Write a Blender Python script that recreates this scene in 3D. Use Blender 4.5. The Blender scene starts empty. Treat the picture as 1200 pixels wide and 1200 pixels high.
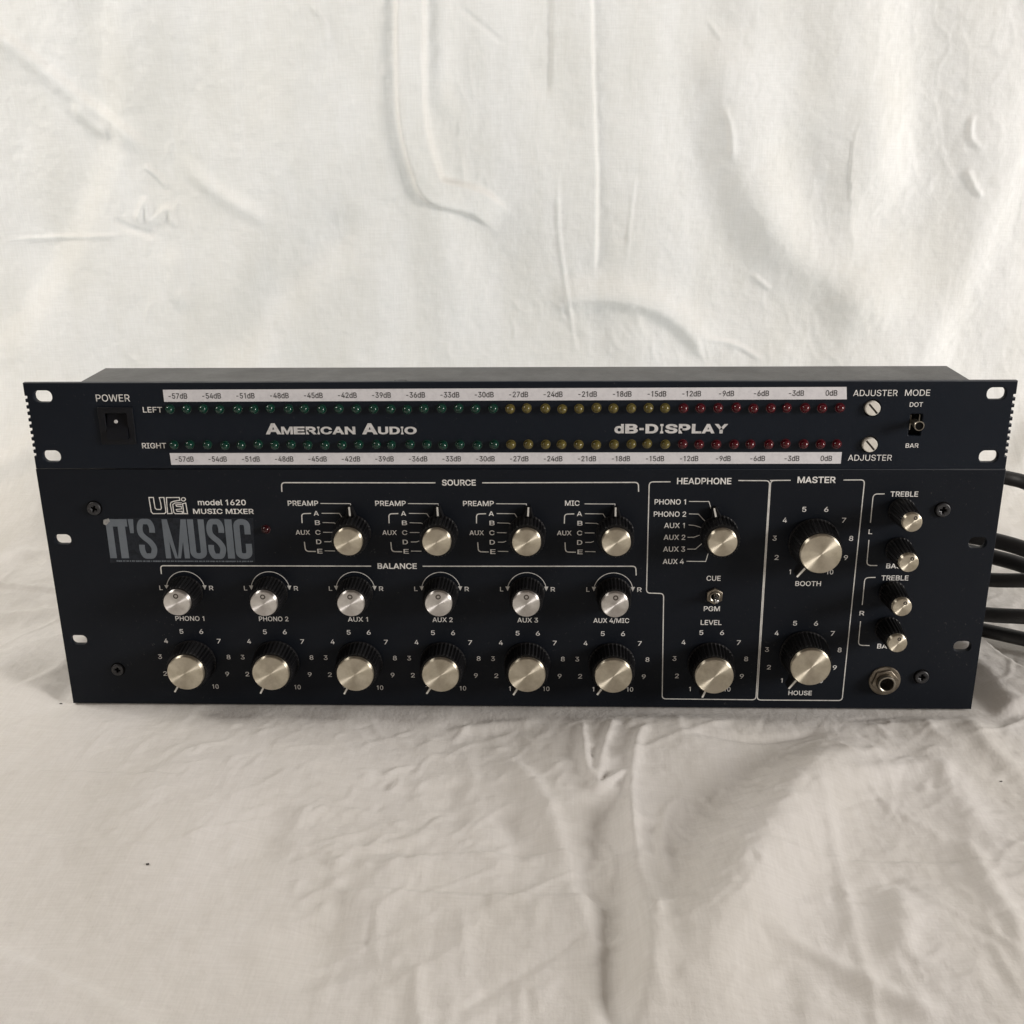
import bpy, math, random
import numpy as np
from mathutils import Matrix, Vector
random.seed(7); rng = np.random.default_rng(11)
MM = 0.001
SC = bpy.context.scene
COL = SC.collection

# ------------------------------------------------------------------ camera
CAM = (17.13, -531.36, 295.48)                      # mm
PITCH, YAW, ROLL, FOC = 0.3359, -0.0351, -0.0099, 1300.0 / 1200.0
cp, sp_, cy, sy = math.cos(PITCH), math.sin(PITCH), math.cos(YAW), math.sin(YAW)
FW = np.array([sy * cp, cy * cp, -sp_]); _rt = np.array([cy, -sy, 0.0]); _up = np.cross(_rt, FW)
RT = _rt * math.cos(ROLL) + _up * math.sin(ROLL); UP = -_rt * math.sin(ROLL) + _up * math.cos(ROLL)
cam_d = bpy.data.cameras.new("camera"); cam = bpy.data.objects.new("camera", cam_d); COL.objects.link(cam)
cam_d.sensor_width = 36; cam_d.lens = 36 * FOC; cam_d.clip_start = 0.01; cam_d.clip_end = 50
cam.matrix_world = Matrix(((RT[0], UP[0], -FW[0], CAM[0] * MM), (RT[1], UP[1], -FW[1], CAM[1] * MM),
                           (RT[2], UP[2], -FW[2], CAM[2] * MM), (0, 0, 0, 1)))
SC.camera = cam

# ------------------------------------------------------------------ light
W = bpy.data.worlds.new("World"); SC.world = W; W.use_nodes = True
W.node_tree.nodes["Background"].inputs[0].default_value = (1.0, 0.83, 0.71, 1)
W.node_tree.nodes["Background"].inputs[1].default_value = 0.19
def area(name, loc, target, sx, sy_, power, col):
    l = bpy.data.lights.new(name, 'AREA'); l.shape = 'RECTANGLE'; l.size = sx; l.size_y = sy_
    l.energy = power; l.color = col
    o = bpy.data.objects.new(name, l); COL.objects.link(o); o.location = loc
    o.rotation_euler = (Vector(target) - Vector(loc)).to_track_quat('-Z', 'Y').to_euler()
    return o
area("window_behind_cloth", (-0.15, 1.45, 0.55), (0.0, 0.30, 0.25), 2.0, 1.5, 24, (0.84, 0.95, 1.0))
area("soft_light_above", (-1.0, 0.08, 0.95), (-0.10, 0.0, 0.0), 0.45, 0.4, 11.0, (1.0, 0.945, 0.88))
area("window_at_right", (1.75, -0.62, 0.55), (0.0, 0.0, 0.08), 0.50, 0.6, 33.0, (1.0, 0.95, 0.91))
SC.view_settings.view_transform = 'Standard'; SC.view_settings.look = 'None'
SC.view_settings.exposure = 0.12; SC.view_settings.gamma = 1
SC.cycles.use_denoising = True

# ------------------------------------------------------------------ measuring helpers: a measured pixel -> a point on a real plane (mm)
def _ray(px, py):
    return FW + RT * ((px - 600) / 1300.0) - UP * ((py - 600) / 1300.0)
def pt(px, py, y=0.0):
    d = _ray(px, py); t = (y - CAM[1]) / d[1]
    return (CAM[0] + t * d[0], CAM[2] + t * d[2])
def fl(px, py, z=0.0):
    d = _ray(px, py); t = (z - CAM[2]) / d[2]
    return (CAM[0] + t * d[0], CAM[1] + t * d[1])

# ------------------------------------------------------------------ materials
def mat(name):
    m = bpy.data.materials.new(name); m.use_nodes = True
    nt = m.node_tree; return m, nt, nt.nodes["Principled BSDF"]
def setp(b, **k):
    for a, v in k.items():
        b.inputs[a.replace('_', ' ')].default_value = v
def noise(nt, scale, detail=4, rough=0.55, coord='Object', sc=(1, 1, 1)):
    tc = nt.nodes.new("ShaderNodeTexCoord"); mp = nt.nodes.new("ShaderNodeMapping"); n = nt.nodes.new("ShaderNodeTexNoise")
    mp.inputs['Scale'].default_value = sc
    n.inputs['Scale'].default_value = scale; n.inputs['Detail'].default_value = detail; n.inputs['Roughness'].default_value = rough
    nt.links.new(tc.outputs[coord], mp.inputs[0]); nt.links.new(mp.outputs[0], n.inputs['Vector'])
    return n
def ramp(nt, src, stops):
    r = nt.nodes.new("ShaderNodeValToRGB"); nt.links.new(src, r.inputs[0])
    e = r.color_ramp.elements
    while len(e) < len(stops): e.new(0.5)
    for i, (p, c) in enumerate(stops):
        e[i].position = p; e[i].color = (c[0], c[1], c[2], 1) if len(c) > 2 else (c[0],) * 3 + (1,)
    return r
def bump(nt, b, src, strength, dist=0.001, prev=None):
    n = nt.nodes.new("ShaderNodeBump"); n.inputs['Strength'].default_value = strength; n.inputs['Distance'].default_value = dist
    nt.links.new(src, n.inputs['Height'])
    if prev: nt.links.new(prev.outputs[0], n.inputs['Normal'])
    if b: nt.links.new(n.outputs[0], b.inputs['Normal'])
    return n

def paint(name, c0, c1, r0, r1, grain=0.10, spec=0.5, dust=0.0):
    m, nt, b = mat(name)
    n = noise(nt, 9, 5, 0.6); r = ramp(nt, n.outputs[0], [(0.3, c0), (0.7, c1)])
    nt.links.new(r.outputs[0], b.inputs['Base Color'])
    n2 = noise(nt, 55, 6, 0.7); r2 = ramp(nt, n2.outputs[0], [(0.3, (r0,)), (0.75, (r1,))])
    nt.links.new(r2.outputs[0], b.inputs['Roughness'])
    if dust:
        d = noise(nt, 520, 3, 0.75); dr = ramp(nt, d.outputs[0], [(0.655, (0.0,)), (0.73, (1.0,))])
        d2 = noise(nt, 14, 4, 0.6); dm = ramp(nt, d2.outputs[0], [(0.42, (0.0,)), (0.68, (1.0,))])
        mu = nt.nodes.new("ShaderNodeMath"); mu.operation = 'MULTIPLY'; nt.links.new(dr.outputs[0], mu.inputs[0]); nt.links.new(dm.outputs[0], mu.inputs[1])
        ms_ = nt.nodes.new("ShaderNodeMath"); ms_.operation = 'MULTIPLY_ADD'; ms_.inputs[1].default_value = dust; ms_.inputs[2].default_value = 0.0; nt.links.new(mu.outputs[0], ms_.inputs[0])
        mm_ = nt.nodes.new("ShaderNodeMix"); mm_.data_type = 'RGBA'; nt.links.new(ms_.outputs[0], mm_.inputs[0]); nt.links.new(r.outputs[0], mm_.inputs[6]); mm_.inputs[7].default_value = (0.22, 0.21, 0.19, 1)
        nt.links.new(mm_.outputs[2], b.inputs['Base Color'])
    g = noise(nt, 1900, 2, 0.5); bump(nt, b, g.outputs[0], grain, 0.0002)
    b.inputs['Specular IOR Level'].default_value = spec
    return m
M = {}
M['panel_display'] = paint("navy_black_panel_paint", (0.0072, 0.0104, 0.0168), (0.0088, 0.0126, 0.0198), 0.36, 0.55, 0.2, 0.14, 0.16)
M['panel_mixer'] = paint("black_panel_paint", (0.0066, 0.0088, 0.0134), (0.0084, 0.0110, 0.0162), 0.38, 0.58, 0.22, 0.13, 0.22)
M['chassis'] = paint("satin_black_steel", (0.030, 0.030, 0.030), (0.040, 0.040, 0.039), 0.34, 0.48, 0.4, 0.5, 0.25)
M['knob'] = paint("black_knob_plastic", (0.003, 0.003, 0.0036), (0.005, 0.005, 0.006), 0.40, 0.60, 0.15, 0.25, 0.22)
M['rubber'] = paint("black_cable_rubber", (0.010, 0.010, 0.011), (0.016, 0.016, 0.017), 0.42, 0.60, 0.2, 0.5)
M['switch'] = paint("black_switch_plastic", (0.005, 0.006, 0.009), (0.007, 0.008, 0.011), 0.35, 0.45, 0.1, 0.2)
M['void'] = paint("dark_interior", (0.002, 0.002, 0.002), (0.003, 0.003, 0.003), 0.8, 0.9, 0.0, 0.1)
M['screw_black'] = paint("blackened_screw", (0.012, 0.013, 0.016), (0.022, 0.022, 0.024), 0.30, 0.50, 0.2)
def ink(name, c, c2=None, rough=0.6):
    m, nt, b = mat(name)
    n = noise(nt, 420, 4, 0.65); r = ramp(nt, n.outputs[0], [(0.32, c2 or tuple(v * 0.75 for v in c)), (0.55, c)])
    nt.links.new(r.outputs[0], b.inputs['Base Color']); b.inputs['Roughness'].default_value = rough
    return m
M['ink'] = ink("grey_white_print", (0.84, 0.84, 0.82), (0.62, 0.62, 0.60))
M['ink_line'] = ink("grey_white_rule_print", (0.74, 0.74, 0.71))
M['logo'] = ink("silver_logo_print", (0.66, 0.66, 0.66))
M['pointer'] = ink("white_pointer_fill", (0.80, 0.79, 0.74))
M['strip'] = ink("pale_grey_scale_strip", (0.73, 0.73, 0.76), (0.66, 0.66, 0.69), 0.5)
M['strip_ink'] = ink("dark_scale_print", (0.03, 0.03, 0.035), (0.05, 0.05, 0.05))
M['sticker'] = ink("dark_glossy_sticker_film", (0.021, 0.025, 0.033), (0.012, 0.014, 0.018), 0.42)
M['sticker'].node_tree.nodes['Principled BSDF'].inputs['Specular IOR Level'].default_value = 0.12
m, nt, b = mat("worn_silver_sticker_print")
n = noise(nt, 60, 6, 0.7); r = ramp(nt, n.outputs[0], [(0.25, (0.10, 0.122, 0.148)), (0.7, (0.155, 0.182, 0.212))])
nt.links.new(r.outputs[0], b.inputs['Base Color']); setp(b, Roughness=0.35, Metallic=0.0); M['sticker_ink'] = m
M['sticker_worn'] = ink("peeled_pale_corner", (0.34, 0.34, 0.33), (0.13, 0.14, 0.15))
M['slot'] = ink("dark_brown_slot_and_ring", (0.05, 0.04, 0.03), (0.03, 0.025, 0.02))  # dark brown for the screw slot floors and cap ring marks
M['nylon'] = ink("ivory_nylon", (0.74, 0.72, 0.66), (0.66, 0.64, 0.57), 0.4)
M['lint'] = ink("dark_lint", (0.05, 0.045, 0.04))

def brushed(name, c0, c1, rough=0.40, aniso=0.97, tangent=True, streak=True):
    m, nt, b = mat(name)
    setp(b, Metallic=1.0, Roughness=rough)
    n = noise(nt, 150, 5, 0.7); r = ramp(nt, n.outputs[0], [(0.30, c0), (0.60, c1)])
    nt.links.new(r.outputs[0], b.inputs['Base Color'])
    oi = nt.nodes.new("ShaderNodeObjectInfo"); va = nt.nodes.new("ShaderNodeVectorMath"); va.operation = 'ADD'; cb = nt.nodes.new("ShaderNodeCombineXYZ")
    for i_ in range(3): nt.links.new(oi.outputs['Random'], cb.inputs[i_])
    src = n.inputs['Vector'].links[0].from_socket; nt.links.new(src, va.inputs[0]); nt.links.new(cb.outputs[0], va.inputs[1]); nt.links.new(va.outputs[0], n.inputs['Vector'])
    if tangent:
        b.inputs['Anisotropic'].default_value = aniso; b.inputs['Anisotropic Rotation'].default_value = 0.25
        t = nt.nodes.new("ShaderNodeTangent"); t.direction_type = 'RADIAL'; t.axis = 'Z'
        nt.links.new(t.outputs[0], b.inputs['Tangent'])
        # fine concentric turning marks
        tc = nt.nodes.new("ShaderNodeTexCoord"); wv = nt.nodes.new("ShaderNodeTexWave")
        wv.wave_type = 'RINGS'; wv.rings_direction = 'Z'; wv.inputs['Scale'].default_value = 900; wv.inputs['Distortion'].default_value = 1.2
        nt.links.new(tc.outputs['Object'], wv.inputs[0]); bump(nt, b, wv.outputs[1], 0.05, 0.0001)
    return m
M['cap_cloth_tint'] = brushed("cloth_tinted_spun_metal", (0.52, 0.475, 0.375), (0.69, 0.64, 0.53), 0.40)  # warm tint puts the reflected cloth into the metal's base colour
M['cap_silver'] = brushed("pale_spun_metal", (0.64, 0.62, 0.59), (0.80, 0.78, 0.76), 0.42)
M['steel'] = brushed("dull_nickel", (0.22, 0.20, 0.165), (0.42, 0.39, 0.33), 0.36, 0, False)
M['old_nickel'] = brushed("tarnished_nickel", (0.10, 0.085, 0.065), (0.30, 0.265, 0.215), 0.45, 0, False)
M['chrome'] = brushed("bright_nickel", (0.5, 0.5, 0.5), (0.65, 0.65, 0.65), 0.25, 0, False)
def led(name, c):
    m, nt, b = mat(name)
    setp(b, Base_Color=(*c, 1), Roughness=0.16, Transmission_Weight=0.25, IOR=1.5)
    return m
M['led_green'] = led("green_led_epoxy", (0.003, 0.040, 0.026))
M['led_yellow'] = led("yellow_led_epoxy", (0.135, 0.110, 0.028))
M['lamp_red'] = led("dark_red_lamp_lens", (0.035, 0.002, 0.004))
M['led_red'] = led("red_led_epoxy", (0.085, 0.003, 0.008))

# cloth: thin white cotton, lets light through
m, nt, b = mat("white_cotton_cloth")
out = nt.nodes["Material Output"]
uv = nt.nodes.new("ShaderNodeUVMap"); uv.uv_map = "sheet"
def uvnoise(sc, scale, detail, rough=0.6):
    mp = nt.nodes.new("ShaderNodeMapping"); mp.inputs['Scale'].default_value = (sc[0], sc[1], 1)
    nn = nt.nodes.new("ShaderNodeTexNoise"); nn.noise_dimensions = '2D'
    nn.inputs['Scale'].default_value = scale; nn.inputs['Detail'].default_value = detail; nn.inputs['Roughness'].default_value = rough
    nt.links.new(uv.outputs[0], mp.inputs[0]); nt.links.new(mp.outputs[0], nn.inputs['Vector']); return nn
warp = uvnoise((1.0, 0.07), 900, 3)       # slubs along the sheet
weft = uvnoise((0.07, 1.0), 900, 3)
blot = uvnoise((1.7, 0.6), 12, 5, 0.6)
mx = nt.nodes.new("ShaderNodeMath"); mx.operation = 'ADD'
nt.links.new(warp.outputs[0], mx.inputs[0]); nt.links.new(weft.outputs[0], mx.inputs[1])
hf = nt.nodes.new("ShaderNodeMath"); hf.operation = 'MULTIPLY'; hf.inputs[1].default_value = 0.5
nt.links.new(mx.outputs[0], hf.inputs[0])
r1 = ramp(nt, hf.outputs[0], [(0.34, (0.780, 0.766, 0.740)), (0.66, (0.84, 0.827, 0.805))])
r2 = ramp(nt, blot.outputs[0], [(0.35, (0.93, 0.925, 0.905)), (0.65, (1, 1, 1))])
mc = nt.nodes.new("ShaderNodeMix"); mc.data_type = 'RGBA'; mc.blend_type = 'MULTIPLY'; mc.inputs[0].default_value = 1
nt.links.new(r1.outputs[0], mc.inputs[6]); nt.links.new(r2.outputs[0], mc.inputs[7])
b.inputs['Roughness'].default_value = 0.85; b.inputs['Specular IOR Level'].default_value = 0.12
nt.links.new(mc.outputs[2], b.inputs['Base Color'])
try: setp(b, Sheen_Weight=0.15, Sheen_Roughness=0.5)
except Exception: pass
bb = bump(nt, b, hf.outputs[0], 0.07, 0.0006)
fine = uvnoise((1, 1), 75, 5, 0.62); bb2 = bump(nt, b, fine.outputs[0], 0.36, 0.0022, bb)
tr = nt.nodes.new("ShaderNodeBsdfTranslucent"); nt.links.new(mc.outputs[2], tr.inputs[0]); nt.links.new(bb2.outputs[0], tr.inputs['Normal'])
ms = nt.nodes.new("ShaderNodeMixShader"); ms.inputs[0].default_value = 0.32
nt.links.new(b.outputs[0], ms.inputs[1]); nt.links.new(tr.outputs[0], ms.inputs[2]); nt.links.new(ms.outputs[0], out.inputs[0])
M['cloth'] = m
m, nt, b = mat("pale_table_laminate"); n = noise(nt, 6, 5); r = ramp(nt, n.outputs[0], [(0.3, (0.42, 0.37, 0.31)), (0.7, (0.50, 0.45, 0.38))])
nt.links.new(r.outputs[0], b.inputs[0]); setp(b, Roughness=0.5); M['table'] = m

# ------------------------------------------------------------------ mesh helpers (all in mm)
class MB:
    def __init__(s): s.v = []; s.f = []; s.m = []; s.mi = 0
    def add(s, vs, fs):
        o = len(s.v); s.v += [tuple(map(float, p)) for p in vs]; s.f += [tuple(i + o for i in f) for f in fs]; s.m += [s.mi] * len(fs)
    def box(s, x0, x1, y0, y1, z0, z1):
        s.add([(x0, y0, z0), (x1, y0, z0), (x1, y1, z0), (x0, y1, z0), (x0, y0, z1), (x1, y0, z1), (x1, y1, z1), (x0, y1, z1)],
              [(0, 3, 2, 1), (4, 5, 6, 7), (0, 1, 5, 4), (1, 2, 6, 5), (2, 3, 7, 6), (3, 0, 4, 7)])
    def prism(s, poly, z0, z1, top=None):
        n = len(poly); tp = top or poly
        s.add([(p[0], p[1], z0) for p in poly] + [(p[0], p[1], z1) for p in tp],
              [tuple(range(n - 1, -1, -1)), tuple(range(n, 2 * n))] + [(i, (i + 1) % n, n + (i + 1) % n, n + i) for i in range(n)])
    def lathe(s, prof, seg=48, c=(0, 0), flute=None, cap0=False, cap1=False):
        vs = []; fs = []
        for j, (r, z) in enumerate(prof):
            for i in range(seg):
                a = 2 * math.pi * i / seg; rr = r
                if flute and flute[2] <= j <= flute[3]: rr = r - flute[1] * (0.5 + 0.5 * math.cos(flute[0] * a)) ** 0.7
                vs.append((c[0] + rr * math.cos(a), c[1] + rr * math.sin(a), z))
        for j in range(len(prof) - 1):
            for i in range(seg):
                k = (i + 1) % seg; fs.append((j * seg + i, j * seg + k, (j + 1) * seg + k, (j + 1) * seg + i))
        if cap0: fs.append(tuple(range(seg - 1, -1, -1)))
        if cap1: fs.append(tuple(range((len(prof) - 1) * seg, len(prof) * seg)))
        s.add(vs, fs)
    def ribbon(s, pts, w, h, closed=False, th=0.05):
        p = [np.array(q[:2], float) for q in pts]; n = len(p); L = []; R_ = []
        for i in range(n):
            a = p[i - 1] if (i > 0 or closed) else None; c = p[(i + 1) % n] if (i < n - 1 or closed) else None
            d0 = (p[i] - a) if a is not None else (c - p[i]); d1 = (c - p[i]) if c is not None else d0
            d0 = d0 / (np.linalg.norm(d0) + 1e-9); d1 = d1 / (np.linalg.norm(d1) + 1e-9)
            n0 = np.array([-d0[1], d0[0]]); n1 = np.array([-d1[1], d1[0]]); mm = n0 + n1; mm = mm / (np.linalg.norm(mm) + 1e-9)
            k = w / 2 / max(0.45, float(mm @ n0)); L.append(p[i] + mm * k); R_.append(p[i] - mm * k)
        vs = [(q[0], q[1], h) for q in L] + [(q[0], q[1], h) for q in R_]
        vs += [(q[0], q[1], h - th) for q in L] + [(q[0], q[1], h - th) for q in R_]
        m_ = n if closed else n - 1; fs = []
        for i in range(m_):
            j = (i + 1) % n
            fs.append((i, n + i, n + j, j)); fs.append((2 * n + i, i, j, 2 * n + j)); fs.append((n + i, 3 * n + i, 3 * n + j, n + j))
        s.add(vs, fs)
    def tube(s, pts, rad, seg=16):
        P = [Vector(q) for q in pts]; n = len(P); rings = []
        u = Vector((0, 0, 1))
        for i in range(n):
            t = (P[min(i + 1, n - 1)] - P[max(i - 1, 0)]).normalized(); a = t.cross(u).normalized(); b_ = a.cross(t)
            rr = rad(i / (n - 1)) if callable(rad) else rad
            rings.append([P[i] + (a * math.cos(2 * math.pi * k / seg) + b_ * math.sin(2 * math.pi * k / seg)) * rr for k in range(seg)])
        vs = [tuple(q) for r_ in rings for q in r_]
        fs = [(i * seg + k, (i + 1) * seg + k, (i + 1) * seg + (k + 1) % seg, i * seg + (k + 1) % seg) for i in range(n - 1) for k in range(seg)]
        fs += [tuple(range(seg)), tuple(range(n * seg - 1, (n - 1) * seg - 1, -1))]
        s.add(vs, fs)
    def mesh(s, name, mats, smooth=None, front=False):
        """front=True: the mesh was drawn in panel space (u, v, h) and is turned to face the viewer (u, -h, v)."""
        me = bpy.data.meshes.new(name)
        vs = [(x, -h, v) for x, v, h in s.v] if front else s.v
        me.from_pydata([(x * MM, y * MM, z * MM) for x, y, z in vs], [], s.f)
        for mm in (mats if isinstance(mats, list) else [mats]): me.materials.append(mm)
        if isinstance(mats, list): me.polygons.foreach_set('material_index', s.m)
        me.update()
        if smooth is not None:
            me.polygons.foreach_set('use_smooth', [True] * len(me.polygons)); me.set_sharp_from_angle(angle=math.radians(smooth))
        return me
def link(name, me, parent=None, loc=(0, 0, 0), rot=(0, 0, 0), label=None):
    o = bpy.data.objects.new(name, me); COL.objects.link(o)
    o.location = (loc[0] * MM, loc[1] * MM, loc[2] * MM); o.rotation_euler = rot
    if parent: o.parent = parent
    if label: o['label'] = label
    return o
def thing(name, label, cat, loc=(0, 0, 0), group=None):
    o = bpy.data.objects.new(name, None); COL.objects.link(o); o.location = tuple(v * MM for v in loc); o.empty_display_size = 0.02
    o['label'] = label; o['category'] = cat
    if group: o['group'] = group
    return o
def arc(cx, cy_, r, a0, a1, n=14, ry=None):
    return [(cx + r * math.cos(math.radians(a0 + (a1 - a0) * i / n)), cy_ + (ry or r) * math.sin(math.radians(a0 + (a1 - a0) * i / n))) for i in range(n + 1)]
def rounded(pts, r, n=5):
    """polyline with its inner corners rounded to radius r"""
    P = [np.array(p, float) for p in pts]; o = [tuple(P[0])]
    for i in range(1, len(P) - 1):
        a, b_, c = P[i - 1], P[i], P[i + 1]
        d0 = a - b_; d1 = c - b_; l0 = np.linalg.norm(d0); l1 = np.linalg.norm(d1); k = min(r, l0 * .49, l1 * .49)
        s_, e = b_ + d0 / l0 * k, b_ + d1 / l1 * k
        for j in range(n + 1):
            t = j / n; o.append(tuple((1 - t) ** 2 * s_ + 2 * t * (1 - t) * b_ + t * t * e))
    o.append(tuple(P[-1])); return o
def rrect(x0, x1, y0, y1, r, n=6):
    return arc(x1 - r, y1 - r, r, 0, 90, n) + arc(x0 + r, y1 - r, r, 90, 180, n) + arc(x0 + r, y0 + r, r, 180, 270, n) + arc(x1 - r, y0 + r, r, 270, 360, n)
def circle(cx, cy_, r, n=32): return [(cx + r * math.cos(2 * math.pi * i / n), cy_ + r * math.sin(2 * math.pi * i / n)) for i in range(n)]
def plate(name, outer, holes, h0, h1, material, bev=0.0):
    """flat plate with real holes, drawn in panel space, thickness h0..h1, turned to face the viewer"""
    cu = bpy.data.curves.new(name, 'CURVE'); cu.dimensions = '2D'; cu.fill_mode = 'BOTH'
    for poly in [outer] + holes:
        sp = cu.splines.new('POLY'); sp.points.add(len(poly) - 1); sp.use_cyclic_u = True
        for i, p in enumerate(poly): sp.points[i].co = (p[0], p[1], 0, 1)
    cu.extrude = (h1 - h0) / 2 - bev; cu.bevel_depth = bev; cu.bevel_resolution = 1; cu.offset = -bev
    o = bpy.data.objects.new(name, cu); COL.objects.link(o)
    dg = bpy.context.evaluated_depsgraph_get(); me = bpy.data.meshes.new_from_object(o.evaluated_get(dg))
    bpy.data.objects.remove(o); bpy.data.curves.remove(cu)
    co = np.empty(len(me.vertices) * 3); me.vertices.foreach_get('co', co); co = co.reshape(-1, 3)
    co = np.stack([co[:, 0], -(co[:, 2] + (h0 + h1) / 2), co[:, 1]], 1) * MM
    me.vertices.foreach_set('co', co.ravel()); me.materials.clear(); me.materials.append(material); me.name = name; me.update()
    return me
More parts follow.
